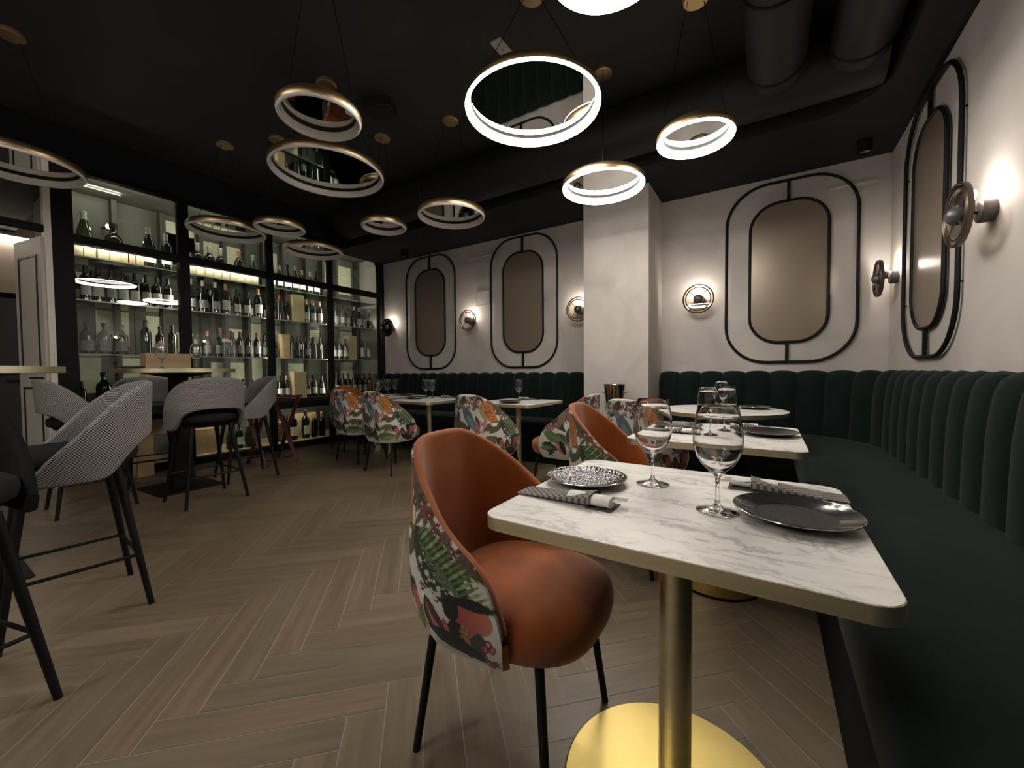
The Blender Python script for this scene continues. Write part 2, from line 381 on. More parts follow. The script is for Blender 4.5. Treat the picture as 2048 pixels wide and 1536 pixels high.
# ------------------------------------------------------------------ banquettes
def banquette(name, label, path, closed_ends, depth, chan):
    """path: list of (x, y, nx, ny, s) along the foot of the backrest's front, n pointing into the room"""
    root = thing(name, label, 'banquette', (0, 0, 0))
    seatp = [(0.02, 0.40), (0.0, 0.462), (depth*0.5, 0.474), (depth-0.05, 0.472), (depth-0.015, 0.462), (depth, 0.435), (depth, 0.34)]
    mb = MB().grid([[(x+nx*d, y+ny*d, z) for d, z in seatp] for x, y, nx, ny, s in path])
    for e in (0, -1):
        x, y, nx, ny, s = path[e]; o = len(mb.v)
        mb.add([(x+nx*d, y+ny*d, z) for d, z in seatp]+[(x, y, 0.34)], [tuple(range(len(seatp)+1))])
    fix_normals(mb.obj('seat', 'green_velvet', root))
    bp = [(0.02, 0.34), (depth-0.012, 0.34), (depth-0.012, 0.0), (0.02, 0.0)]
    mb = MB().grid([[(x+nx*d, y+ny*d, z) for d, z in bp] for x, y, nx, ny, s in path])
    for e in (0, -1):
        x, y, nx, ny, s = path[e]; mb.add([(x+nx*d, y+ny*d, z) for d, z in bp], [(0, 1, 2, 3)])
    fix_normals(mb.obj('base', 'plinth', root))
    rows = []
    for x, y, nx, ny, s in path:
        b = abs(math.sin(PI*s/chan))**0.55
        r = []
        for k, (d, z, f) in enumerate([(0.015, 0.40, .4), (0.02, 0.50, .8), (0.02, 0.65, 1), (0.015, 0.80, 1), (0.005, 0.90, 1), (-0.005, 0.975, 1), (-0.022, 1.017, 1), (-0.05, 1.043, 1), (-0.085, 1.052, 1), (-0.12, 1.045, .9), (-0.148, 1.02, .6), (-0.152, 0.95, 0), (-0.152, 0.36, 0)]):
            off = (b-1)*0.042*f
            dz = off*0.55 if z > 0.97 else 0
            dd = off if d > -0.06 else off*0.3
            r.append((x+nx*(d+dd), y+ny*(d+dd), z+dz))
        rows.append(r)
    mb = MB().grid(rows)
    for e in (0, -1): mb.add(rows[e], [tuple(range(len(rows[e])))])
    fix_normals(mb.obj('backrest', 'green_velvet', root, 60))
    return root
def path_lines(segs, chan, per=10):
    """segs: dense polyline with normals -> resample evenly"""
    L = [0]
    for a, b in zip(segs, segs[1:]): L.append(L[-1]+math.hypot(b[0]-a[0], b[1]-a[1]))
    n = max(1, round(L[-1]/chan)); st = L[-1]/(n*per); out = []
    j = 0
    for i in range(n*per+1):
        s = min(i*st, L[-1]-1e-9)
        while L[j+1] < s: j += 1
        t = (s-L[j])/(L[j+1]-L[j]); a, b = segs[j], segs[j+1]
        nx = a[2]+(b[2]-a[2])*t; ny = a[3]+(b[3]-a[3])*t; q = math.hypot(nx, ny)
        out.append((a[0]+(b[0]-a[0])*t, a[1]+(b[1]-a[1])*t, nx/q, ny/q, i*st))
    return out, L[-1]/n
p, ch = path_lines([(-5.60, 4.62, 0, -1), (-1.72, 4.62, 0, -1)], 0.205)
banquette('banquette', 'dark green channel-tufted banquette against the back wall left of the pillar', p, True, 0.55, ch)
seg = [(-1.012, 4.62, 0, -1)] + [(0.14+0.6*math.sin(PI/2*k/24), 4.02+0.6*math.cos(PI/2*k/24), -math.sin(PI/2*k/24), -math.cos(PI/2*k/24)) for k in range(25)] + [(0.74, -0.9, -1, 0)]
p, ch = path_lines(seg, 0.205)
banquette('banquette', 'dark green channel-tufted corner banquette curving along the right wall', p, True, 0.56, ch)

# ------------------------------------------------------------------ wall frames with bronze mirror
def wall_frame(label, centre, z0, z1, rot, w=1.05, iw=0.63, iz0=1.33, iz1=2.69):
    root = thing('wall_mirror', label, 'mirror', (*centre, 0), rot, 'framed bronze mirrors on the walls')
    T_ = 0.013
    def loop(x0, a, x1, b, r): return [(x, -0.022, z) for x, z in rrect(x0, a, x1, b, r, 10)]
    MB().tube(loop(-w/2, z0, w/2, z1, 0.36), T_, 8, True).obj('outer_frame', 'black_frame', root)
    MB().tube(loop(-iw/2, iz0, iw/2, iz1, 0.25), T_, 8, True).obj('inner_frame', 'black_frame', root)
    for a, b in ((z0+0.005, iz0-0.005), (iz1+0.005, z1-0.005)):
        MB().box((-0.012, -0.032, a), (0.012, -0.010, b)).obj('connecting_bar', 'black_frame', root)
    o = [(x, z) for x, z in rrect(-iw/2, iz0, iw/2, iz1, 0.25, 10)]
    n = len(o)
    MB().add([(x, -0.020, z) for x, z in o]+[(x, -0.006, z) for x, z in o], [tuple(range(n-1, -1, -1)), tuple(range(n, 2*n))]+[(k, (k+1) % n, (k+1) % n+n, k+n) for k in range(n)]).obj('mirror_panel', 'bronze_mirror', root)
    for zz in (z0+0.4, z1-0.4):
        for sx in (-1, 1): MB().tube([(sx*w/2, -0.012, zz), (sx*w/2, 0, zz)], 0.006, 8).obj('wall_bracket', 'black_frame', root)
    return root
wall_frame('tall black oval-cornered frame with bronze mirror, leftmost on the back wall', (-4.56, YB), 1.115, 2.90, 0)
wall_frame('tall black frame with bronze mirror on the back wall, just left of the pillar', (-2.838, YB), 1.12, 2.90, 0)
wall_frame('large black frame with bronze mirror on the back wall, right of the pillar', (0.155, YB), 1.135, 2.885, 0)
wall_frame('tall black frame with bronze mirror on the right side wall, seen at a slant', (XR, 3.725), 1.14, 2.88, -PI/2)

# ------------------------------------------------------------------ wall lamps
def wall_lamp(label, x, y, z, rot):
    root = thing('wall_lamp', label, 'wall lamp', (x, y, z), rot, 'disc wall lamps with bare bulbs')
    rx = Matrix.Rotation(PI/2, 4, 'X')                 # lathe axis z -> -y, out of the wall
    MB().lathe([(0, 0), (0.052, 0), (0.052, 0.048), (0.047, 0.054), (0, 0.054)], 32).xf(rx).obj('wall_base', 'lamp_base', root)
    MB().tube([(0, -0.052, 0), (0, -0.120, 0)], 0.006, 10).obj('arm', 'black_frame', root)
    d = 0.125
    MB().lathe([(0.140, d-0.018), (0.150, d-0.018), (0.153, d-0.008), (0.153, d+0.004), (0.148, d+0.010), (0.143, d+0.004), (0.140, d-0.008)], 56, closed=True).xf(rx).obj('outer_ring', 'lamp_bronze', root)
    MB().tube([(0.121*math.cos(2*PI*k/48), -d, 0.121*math.sin(2*PI*k/48)) for k in range(48)], 0.0055, 8, True).obj('inner_ring', 'lamp_bronze', root)
    for k in range(4):
        a = PI/4+k*PI/2
        MB().tube([(0.045*math.cos(a), -d, 0.045*math.sin(a)), (0.144*math.cos(a), -d, 0.144*math.sin(a))], 0.0038, 8).obj('spoke', 'lamp_bronze', root)
    MB().lathe([(0.046, d-0.0015), (0.140, d-0.0015), (0.140, d+0.0015), (0.046, d+0.0015)], 56, closed=True).xf(rx).obj('glass_disc', 'lamp_glass', root)
    MB().lathe([(0, d-0.016), (0.044, d-0.016), (0.047, d), (0.043, d+0.018), (0.030, d+0.034), (0.012, d+0.041), (0, d+0.042)], 40).xf(rx).obj('hub', 'lamp_base', root)
    MB().tube([(0, -0.078, 0.004), (0, -0.078, 0.056)], 0.016, 16).obj('lamp_holder', 'lamp_bronze', root)
    MB().lathe([(0, 0.052), (0.013, 0.053), (0.016, 0.062), (0.0225, 0.078), (0.022, 0.090), (0.015, 0.101), (0, 0.105)], 24, (0, -0.078, 0.006)).obj('bulb', 'bulb', [c for c in kids(root) if c.name.startswith('lamp_holder')][0])
    return root
wall_lamp('round disc wall lamp beside the glass cellar, leftmost on the back wall', -5.455, YB, 1.823, 0)
wall_lamp('round disc wall lamp between the two left wall mirrors', -3.72, YB, 1.817, 0)
wall_lamp('round disc wall lamp half hidden behind the pillar', -1.985, YB, 1.825, 0)
wall_lamp('round disc wall lamp between the pillar and the large right mirror', -0.625, YB, 1.812, 0)
wall_lamp('disc wall lamp seen side-on near the right corner', XR, 4.53, 1.818, -PI/2)
wall_lamp('near disc wall lamp seen side-on on the right wall, its bulb glowing', XR, 2.86, 1.812, -PI/2)

# ------------------------------------------------------------------ pendants
def pendant(label, x, y, zb, R, on, ang, zc=ZC):
    root = thing('ring_pendant', label, 'pendant lamp', (x, y, zb), 0, 'mirrored ring pendant lamps')
    dm = 'diffuser_on' if on else 'diffuser_off'
    n = 72
    MB().lathe([(R-0.003, 0.002), (R+0.001, 0.014), (R, 0.030), (R-0.006, 0.045), (R-0.018, 0.057), (R-0.036, 0.063), (R-0.055, 0.065), (0, 0.066)], n).obj('brass_shell', 'lamp_brass', root, 60)
    MB().lathe([(R-0.003, 0.002), (R-0.006, -0.005), (R-0.014, -0.010), (R-0.019, -0.009), (R-0.024, -0.002), (R-0.027, 0.008), (R-0.033, 0.037)], n).obj('diffuser', dm, root, 60)
    MB().lathe([(R-0.033, 0.037), (R-0.039, 0.0375), (R-0.039, 0.0500)], n).obj('groove', 'groove', root, 30)
    MB().lathe([(R-0.039, 0.0500), (0, 0.0500)], n).obj('mirror_disc', 'mirror', root)
    h = zc-zb
    MB().lathe([(0, h-0.028), (0.070, h-0.026), (0.078, h-0.020), (0.080, h), (0, h)], 36).obj('canopy', 'lamp_brass', root)
    for s_ in (-1, 1):
        ca_, sa_ = math.cos(ang)*s_, math.sin(ang)*s_
        q = (R-0.03)
        MB().tube([(ca_*0.05, sa_*0.05, h-0.025), (ca_*q, sa_*q, 0.085), (ca_*q, sa_*q, 0.060)], [0.0022, 0.0022, 0.005], 8).obj('cable', 'black', root)
    return root
PD = [
 ('big lit ring pendant with a mirror inside, at the upper middle', -1.265, 2.262, 2.715, 0.425, True, 0.5),
 ('small lit ring pendant on the right, below the round ducts', -0.406, 2.847, 2.535, 0.233, True, 0.5),
 ('medium lit ring pendant hanging in front of the pillar top', -1.12, 3.142, 2.522, 0.322, True, 1.9),
 ('lit ring pendant cut off by the top edge of the picture', -0.500, 1.465, 2.56, 0.235, True, 0.5),
 ('small unlit ring pendant highest of the unlit ones, above the big mirror ring', -2.18, 1.406, 2.522, 0.226, False, 0.55),
 ('big unlit ring pendant whose mirror shows the bottles', -3.05, 2.03, 2.69, 0.435, False, 0.6),
 ('medium unlit ring pendant in front of the round duct, nearest the big lit ring', -2.525, 2.942, 2.522, 0.315, False, 0.5),
 ('small unlit ring pendant over the back left tables', -3.277, 2.783, 2.522, 0.222, False, 2.0),
 ('wide unlit ring pendant in front of the second glass bay', -4.726, 1.986, 2.522, 0.345, False, 2.0),
 ('small unlit ring pendant between the second and third glass bays', -4.179, 2.23, 2.522, 0.232, False, 0.6),
 ('medium unlit ring pendant hanging lowest, before the third glass bay', -4.639, 2.873, 2.522, 0.325, False, 2.0),
 ('large unlit ring pendant cut off by the left edge of the picture', -4.42, 0.56, 2.522, 0.345, False, 2.0),
 ('added fill lamp built as a ring pendant, unseen over the aisle behind the camera', -1.30, -0.75, 2.52, 0.322, True, 0.5),  # from here on: pendants added out of view to give fill light
 ('added fill lamp built as a ring pendant, unseen behind the camera to the left', -3.05, -1.05, 2.70, 0.43, True, 0.5),
 ('added fill lamp built as a ring pendant, unseen, farthest behind the camera', -2.2, -2.3, 2.70, 0.43, True, 0.5),
]
for a in PD: pendant(*a)

# ------------------------------------------------------------------ things on the ceiling
def flex_duct(label, x, z, r, y0, y1):
    root = thing('flexible_duct', label, 'air duct', (x, (y0+y1)/2, z))
    pts = []; rad = []
    n = 110
    for k in range(n+1):
        pts.append((0, y0+(y1-y0)*k/n-(y0+y1)/2, 0)); rad.append(r*(1.0+0.02*math.sin(k*PI)) if k % 2 else r*0.985)
    MB().tube(pts, rad, 28).obj('duct_sleeve', 'duct', root, 20)
    for t in (0.62, 0.80, 0.975):
        y = y0+(y1-y0)*t-(y0+y1)/2
        MB().lathe([(r+0.001, -0.008), (r+0.008, -0.005), (r+0.008, 0.005), (r+0.001, 0.008)], 32).xf(Matrix.Translation((0, y, 0)) @ Matrix.Rotation(PI/2, 4, 'X')).obj('clamp_band', 'black', root)
    for t in (0.3, 0.7):
        y = y0+(y1-y0)*t-(y0+y1)/2
        MB().tube([(0, y, r), (0, y, ZC-z)], 0.004, 8).obj('hanger', 'black', root)
    return root
flex_duct('ribbed black ventilation duct running back, left of the two', 0.03, 3.13, 0.17, -0.6, 3.375)
flex_duct('ribbed black ventilation duct nearest the right wall', 0.475, 3.11, 0.165, -0.6, 3.375)
root = thing('round_duct', 'long smooth black round duct crossing under the ceiling', 'air duct', (-2.3, 3.60, 3.17))
MB().tube([(-2.72, 0, 0), (2.93, 0, 0)], 0.215, 36).obj('duct_pipe', 'duct', root)
for x in (-2.68, -1.1, 0.5): MB().lathe([(0.216, -0.012), (0.224, -0.008), (0.224, 0.008), (0.216, 0.012)], 36).xf(Matrix.Translation((x, 0, 0)) @ Matrix.Rotation(PI/2, 4, 'Y')).obj('joint_band', 'duct', root)
for x in (-2.0, 0.0, 1.4): MB().tube([(x, 0, 0.21), (x, 0, 0.25)], 0.006, 8).obj('hanger', 'black', root)
root = thing('ceiling_plate', 'small white rectangular plate on the black ceiling above the big lit ring', 'ceiling plate', (-1.652, 2.515, ZC), -0.03)
MB().box((-0.043, -0.093, -0.012), (0.043, 0.093, 0)).obj('plate', 'ceiling_plate', root)
MB().lathe([(0, -0.016), (0.008, -0.015), (0.008, -0.012)], 16, (0.0, 0.0, 0)).obj('indicator', 'steel', root)
root = thing('ceiling_speaker', 'black box unit on the ceiling beside the small unlit ring', 'ceiling unit', (-2.878, 2.425, ZC), 0.4)
MB().prism(rrect(-0.12, -0.09, 0.12, 0.09, 0.03), -0.09, 0, 0.01).obj('housing', 'duct', root)
MB().box((-0.10, -0.075, -0.094), (0.10, 0.02, -0.090)).obj('grille', 'groove', root)
for lab, x, y in (('black spotlight can on the lowered ceiling near the right corner', 0.66, 4.42), ('black spotlight can on the lowered ceiling above the leftmost mirror', -4.75, 4.42)):
    root = thing('spotlight', lab, 'spotlight', (x, y, ZS))
    MB().lathe([(0, 0), (0.05, 0), (0.05, -0.10), (0.045, -0.10), (0.043, -0.085), (0, -0.085)], 28).obj('can', 'black', root)
    MB().lathe([(0, -0.0855), (0.042, -0.0855), (0.042, -0.0895), (0.03, -0.093), (0, -0.094)], 24).obj('lens', 'chrome', root)
# plaster access panels
def panel(lab, x0, x1, z0, z1):
    root = thing('access_panel', lab, 'access panel', ((x0+x1)/2, YB, (z0+z1)/2))
    w, h = (x1-x0)/2, (z1-z0)/2
    MB().box((-w, -0.012, -h), (w, 0, h)).obj('cover', 'panel_paint', root)
    mb = MB()
    for a, b in (((-w-.008, -.016, -h-.008), (w+.008, 0, -h)), ((-w-.008, -.016, h), (w+.008, 0, h+.008)), ((-w-.008, -.016, -h), (-w, 0, h)), ((w, -.016, -h), (w+.008, 0, h))): mb.box(a, b)
    mb.obj('rim', 'panel_paint', root)
panel('small square plaster access panel between the two left wall mirrors', -3.63, -3.41, 2.035, 2.225)
struct('trim_1', MB().box((-3.77, YB-0.010, 2.738), (-3.36, YB, 2.752)), 'panel_paint')
struct('trim_2', MB().box((0.47, YB-0.010, 2.718), (0.81, YB, 2.732)), 'panel_paint')
struct('baseboard_back', MB().box((-1.03, YB-0.012, 0), (-1.015, YB, 0.08)), 'panel_paint')

# ------------------------------------------------------------------ glazed wine cellar
def bar(mb, y0, y1, z0, z1, d=0.04): return mb.box((XG-d, y0, z0), (XG+d, y1, z1))
CX0 = -6.42
struct('wall_cellar_back', MB().box((CX0-0.08, 0.93, 0), (CX0, YB, 3.3)), 'cellar_wall')
struct('wall_cellar_left', MB().box((CX0, 0.93, 0), (XG-0.06, 0.985, 3.3)), 'cellar_wall')
struct('ceiling_cellar', MB().box((CX0, 0.985, 3.07), (XG-0.06, YB, 3.11)), 'cellar_wall')
struct('floor_cellar', MB().box((CX0, 0.985, 0.0), (XG-0.045, YB, 0.085)), 'crate_light')
posts = [(0.915, 1.055), (1.882, 1.977), (2.85, 2.915), (3.738, 3.797), (4.682, 4.775)]
fr = thing('window_frame_cellar', None, None); fr.name = 'window_frame'; fr['kind'] = 'structure'
for y0, y1 in posts: bar(MB(), y0, y1, 0, 3.07, 0.045).obj('mullion', 'black_frame', fr, None)
for a, b in ((0, 0.075), (0.57, 0.67), (2.345, 2.425), (3.03, 3.07)):
    for (p0, p1), (q0, q1) in zip(posts, posts[1:]): bar(MB(), p1, q0, a, b, 0.04).obj('rail', 'black_frame', fr, None)
wi = 1
for (p0, p1), (q0, q1) in zip(posts, posts[1:]):
    for a, b in ((0.075, 0.57), (0.67, 2.345), (2.425, 3.03)):
        struct('window_%d' % wi, MB().box((XG-0.004, p1, a), (XG+0.004, q0, b)), 'window_glass'); wi += 1
bays = [(1.06, 1.88), (1.98, 2.85), (2.92, 3.735), (3.80, 4.68)]
bayn = ['first', 'second', 'third', 'fourth']
SH = [('top', 2.255), ('upper', 1.82), ('middle', 1.28), ('counter', 0.70), ('floor', 0.085)]
SX0, SX1 = -6.28, -5.77
for bi, (y0, y1) in enumerate(bays):
    for nm, z in SH[:3]:
        root = thing('glass_shelf', '%s glass shelf inside the %s glass bay of the wine cellar' % (nm, bayn[bi]), 'shelf', (0, 0, 0), 0, 'glass shelves in the wine cellar')
        MB().box((SX0, y0-0.03, z-0.012), (SX1-0.003, y1+0.03, z)).obj('glass_board', 'shelf_glass', root, None)
        MB().box((SX1-0.003, y0-0.03, z-0.0125), (SX1, y1+0.03, z+0.0005)).obj('front_edge', 'shelf_edge', root, None)
tag(MB().box((CX0+0.01, 0.99, 0.655), (XG-0.05, 4.74, 0.70)).obj('counter_board', 'black_wood', None, None), 'long black counter board running through the wine cellar at knee height', 'counter')
# uprights that carry the shelves
for bi, ys in enumerate(((1.02, 1.50, 1.93), (2.33, 2.60, 2.88), (3.12, 3.40, 3.765), (4.05, 4.30, 4.72))):
    for k, y in enumerate(ys):
        struct('trim_%d' % (3+bi*3+k), MB().box((CX0+0.03, y-0.022, 0.70), (SX0-0.005, y+0.022, 3.05)), 'cellar_grey')
# pale boards fixed on the back wall behind the shelves
k = 15
for y0, y1, z0, z1 in ((1.34, 1.62, 1.40, 1.80), (1.20, 1.90, 0.86, 1.26), (2.0, 2.3, 2.45, 3.0), (2.15, 2.5, 1.9, 2.2), (2.64, 2.86, 0.78, 1.22), (2.93, 3.10, 0.78, 1.80), (3.17, 3.38, 0.78, 1.80), (3.42, 3.74, 0.78, 1.22), (3.2, 3.5, 1.95, 2.2), (4.12, 4.66, 0.78, 1.25), (4.2, 4.66, 1.35, 1.80), (2.05, 2.30, 1.35, 1.60), (1.78, 1.92, 1.40, 1.78), (2.0, 2.84, 2.46, 2.85), (3.12, 3.36, 2.46, 2.9), (2.44, 2.60, 0.80, 1.22), (3.85, 4.02, 1.36, 1.78), (1.05, 1.30, 1.90, 2.2), (2.55, 2.84, 1.36, 1.7), (4.1, 4.66, 2.46, 2.95), (1.1, 1.8, 2.46, 2.6)):
    struct('trim_%d' % k, MB().box((CX0, y0, z0), (CX0+0.012, y1, z1)), 'cellar_panel'); k += 1
# strip lamps tucked behind the frame rails and mullions
def strip(lab, a, b):
    root = thing('strip_lamp', lab, 'strip lamp', ((a[0]+b[0])/2, (a[1]+b[1])/2, (a[2]+b[2])/2), 0, 'strip lamps in the wine cellar')
    v = Vector(b)-Vector(a); h = v.length/2
    q = Matrix.Rotation(0, 4, 'X') if abs(v.y) > 0.1 else Matrix.Rotation(PI/2, 4, 'X')
    MB().box((0.0, -h, -0.010), (0.010, h, 0.010)).xf(q).obj('channel', 'cap_silver', root, None)
    MB().box((-0.008, -h, -0.008), (0, h, 0.008)).xf(q).obj('diffuser', 'strip_light', root, None)
for bi, (y0, y1) in enumerate(bays):
    strip('strip lamp hidden behind the upper rail of the %s glass bay' % bayn[bi], (-5.752, y0+0.05, 2.372), (-5.752, y1-0.05, 2.372))
    strip('strip lamp hidden behind the head rail of the %s glass bay' % bayn[bi], (-5.752, y0+0.05, 3.045), (-5.752, y1-0.05, 3.045))
for k, nm in ((1, 'first and second'), (2, 'second and third'), (3, 'third and fourth')):
    y = (posts[k][0]+posts[k][1])/2+0.006
    strip('upright strip lamp hidden behind the mullion between the %s bays' % nm, (-5.754, y, 0.76), (-5.754, y, 2.20))
strip('strip lamp hidden behind the lower rail of the third glass bay', (-5.752, 2.98, 0.615), (-5.752, 3.70, 0.615))
strip('strip lamp hidden behind the lower rail of the second glass bay', (-5.752, 2.05, 0.615), (-5.752, 2.80, 0.615))
strip('strip lamp on the cellar ceiling showing in the first glass bay', (-6.05, 1.15, 3.05), (-6.05, 1.50, 3.05))
root = thing('spotlight', 'bright small spotlight behind the magnums in the first glass bay', 'spotlight', (-6.2, 1.42, 2.70))
MB().tube([(-0.20, 0, 0.03), (-0.03, 0, 0.0)], 0.010, 10).obj('stem', 'black', root)
MB().lathe([(0, 0), (0.03, 0), (0.034, 0.05), (0.029, 0.05), (0.026, 0.03), (0, 0.03)], 24).xf(Matrix.Rotation(PI/2, 4, 'Y')).obj('can', 'black', root)
MB().lathe([(0, 0.031), (0.024, 0.031), (0.018, 0.04), (0, 0.044)], 24).xf(Matrix.Rotation(PI/2, 4, 'Y')).obj('lens', 'spot_glow', root)

# bottles ----------------------------------------------------------
PROF = {
 'bordeaux': [(0, 0.004), (0.030, 0), (0.0375, 0.006), (0.0375, 0.19), (0.034, 0.207), (0.020, 0.225), (0.0145, 0.24), (0.0135, 0.285), (0.0155, 0.286), (0.0155, 0.297), (0.013, 0.30), (0, 0.30)],
 'burgundy': [(0, 0.004), (0.033, 0), (0.0405, 0.006), (0.0405, 0.135), (0.038, 0.16), (0.029, 0.20), (0.019, 0.232), (0.0145, 0.25), (0.014, 0.285), (0.016, 0.286), (0.016, 0.297), (0.013, 0.30), (0, 0.30)],
 'spirits': [(0, 0.004), (0.038, 0), (0.045, 0.006), (0.045, 0.15), (0.040, 0.175), (0.021, 0.195), (0.0155, 0.21), (0.015, 0.235), (0.019, 0.236), (0.019, 0.262), (0, 0.263)],
}
LAB = {'bordeaux': (0.0375, 0.045, 0.135), 'burgundy': (0.0405, 0.04, 0.115), 'spirits': (0.045, 0.035, 0.12)}
CAP = {'bordeaux': 0.232, 'burgundy': 0.242, 'spirits': 0.236}
BCACHE = {}
def bottle_kind(kind, glass, lab, cap, sc):
    key = (kind, glass, lab, cap, sc)
    if key in BCACHE: return BCACHE[key]
    pr = [(r*sc, z*sc) for r, z in PROF[kind]]
    me = MB().lathe(pr, 24).mesh('bottle', glass, 40)
    lm = None
    if lab:
        r, a, b = LAB[kind]; r *= sc; a *= sc; b *= sc
        w = 1.15
        lm = MB().lathe([(r+0.0002, a), (r+0.0011, a+0.001), (r+0.0011, b-0.001), (r+0.0002, b)], 18, a0=-w, a1=w).mesh('label', lab, 40)
    z0 = CAP[kind]*sc
    cp = [(r+0.0008, z) for r, z in pr if z >= z0*0.999]
    cm = MB().lathe([(cp[0][0], z0-0.004*sc)]+cp[:-1]+[(0, cp[-1][1]+0.001)], 16).mesh('capsule', cap, 40)
    BCACHE[key] = (me, lm, cm); return BCACHE[key]
def bottle(x, y, z, spec, label, group, rz=0.0):
    me, lm, cm = bottle_kind(*spec)
    o = bpy.data.objects.new('wine_bottle', me); COL.objects.link(o); o.location = (x, y, z); o.rotation_euler = (0, 0, rz)
    tag(o, label, 'bottle', group)
    for nm, q in (('paper_label', lm), ('capsule', cm)):
        if q: c = bpy.data.objects.new(nm, q); COL.objects.link(c); c.parent = o
ORD = ['first', 'second', 'third', 'fourth', 'fifth', 'sixth', 'seventh', 'eighth', 'ninth', 'tenth', 'eleventh', 'twelfth', 'thirteenth']
LN = {'label_white': 'white', 'label_cream': 'cream', 'label_grey': 'grey', None: 'no'}
GN = {'bottle': 'black', 'bottle_green': 'dark green', 'bottle_clear': 'pale'}
def row(bi, sh, z, y0, y1, n, specs, x, row_name='', jx=0.012):
    grp = '%sbottles on the %s shelf of the %s glass bay' % (row_name and row_name+' ', sh, bayn[bi])
    dm = max(2*max(q[0] for q in PROF[s_[0]])*s_[4] for s_ in specs)+0.006
    n = min(n, int((y1-y0)/dm+1e-6)+1)
    st = (y1-y0)/max(n-1, 1)
    for k in range(n):
        sp = specs[k % len(specs)]
        c = LN[sp[2]]
        w = 'wine bottle' if sp[0] != 'spirits' else 'stout bottle'
        lab = '%s %s, %s label, %s from left, %s%s shelf, %s bay' % (GN[sp[1]], w, c, ORD[k], row_name and row_name+' ', sh, bayn[bi])
        bottle(x+random.uniform(-jx, jx), y0+st*k+random.uniform(-0.001, 0.001), z, sp, lab, grp, random.uniform(-0.35, 0.2))
B = lambda lab='label_white', cap='cap_black', g_='bottle', k='bordeaux', s=1.12: (k, g_, lab, cap, s)
XF, XM = -5.86, -6.06
# top row: magnums
row(0, 'top', 2.255, 1.21, 1.43, 2, [B('label_cream', 'cap_silver', 'bottle_green', 'burgundy', 1.75), B('label_grey', 'cap_black', 'bottle', 'spirits', 1.75)], XM)
row(0, 'top', 2.255, 1.675, 1.825, 2, [B('label_white', 'cap_silver', 'bottle', 'burgundy', 1.5), B('label_white', 'cap_silver', 'bottle', 'bordeaux', 1.4)], XF, 'front')
row(1, 'top', 2.255, 2.20, 2.46, 3, [B('label_white', 'cap_silver', s=1.5), B('label_white', 'cap_silver', s=1.5), B('label_grey', 'cap_silver', s=1.5)], XM)
row(1, 'top', 2.255, 2.62, 2.79, 2, [B('label_white', 'cap_copper', s=1.45), B(None, 'cap_silver', 'bottle_green', 'burgundy', 1.4)], -5.94, 'front')
row(2, 'top', 2.255, 2.99, 3.66, 8, [B('label_white', 'cap_copper'), B('label_white', 'cap_silver', 'bottle_green'), B('label_white', 'cap_black', 'bottle', 'burgundy', 1.25), B('label_grey', 'cap_silver', 'bottle_green', 'burgundy', 1.25)], XF)
# upper row
row(0, 'upper', 1.82, 1.16, 1.83, 8, [B(s=1.18), B(s=1.18), B('label_grey', s=1.18)], XF)
row(0, 'upper', 1.82, 1.12, 1.80, 6, [B('label_white', 'cap_silver', k='burgundy', s=1.15), B('label_grey', k='burgundy', s=1.15)], XM, 'rear')
row(1, 'upper', 1.82, 2.05, 2.30, 3, [B('label_grey', 'cap_silver', k='burgundy', s=1.3)], XF, 'left')
row(1, 'upper', 1.82, 2.42, 2.80, 6, [B('label_white', 'cap_copper', s=1.3), B('label_white', s=1.12), B('label_white', s=1.12)], XF, 'right')
row(1, 'upper', 1.82, 2.06, 2.78, 7, [B('label_grey', s=1.1)], XM, 'rear')
row(2, 'upper', 1.82, 2.97, 3.20, 4, [B(None, 'cap_red', s=1.2)], XF, 'left')
row(2, 'upper', 1.82, 3.475, 3.69, 4, [B('label_white', 'cap_copper', s=1.15)], XF, 'right')
row(2, 'upper', 1.82, 3.0, 3.68, 6, [B('label_cream', 'cap_black', s=1.1)], XM, 'rear')
row(3, 'upper', 1.82, 3.87, 4.09, 4, [B('label_white', s=1.12), B('label_grey', s=1.12)], XF, 'left')
row(3, 'upper', 1.82, 4.20, 4.62, 6, [B('label_grey', s=1.1), B(None, 'cap_silver', 'bottle_green', 'burgundy', 1.15), B('label_white', 'cap_silver', s=1.15)], XF, 'right')
# middle row
row(0, 'middle', 1.28, 1.62, 1.86, 5, [B(None, s=1.3), B('label_grey', s=1.1), B(None, s=1.2)], XF)
row(0, 'middle', 1.28, 1.20, 1.46, 3, [B('label_grey', g_='bottle_clear', k='spirits', s=1.3)], XM, 'rear')
row(1, 'middle', 1.28, 2.03, 2.28, 5, [B('label_grey', 'cap_copper', 'bottle_clear'), B('label_grey', 'cap_black', 'bottle_clear')], XM, 'left')
row(1, 'middle', 1.28, 2.46, 2.78, 6, [B('label_grey'), B('label_grey', 'cap_red')], XF, 'right')
row(1, 'middle', 1.28, 2.40, 2.76, 5, [B('label_grey')], XM, 'rear')
row(2, 'middle', 1.28, 2.96, 3.045, 2, [B('label_grey', 'cap_red', 'bottle_clear'), B('label_grey')], XF, 'left')
row(2, 'middle', 1.28, 3.275, 3.69, 7, [B(None, 'cap_black', 'bottle', 'burgundy'), B(None, 'cap_black', 'bottle_green'), B('label_grey', 'cap_black', 'bottle')], XF, 'right')
row(3, 'middle', 1.28, 3.94, 4.12, 3, [B('label_white')], XF, 'left')
row(3, 'middle', 1.28, 4.46, 4.58, 2, [B('label_white')], XF, 'right')
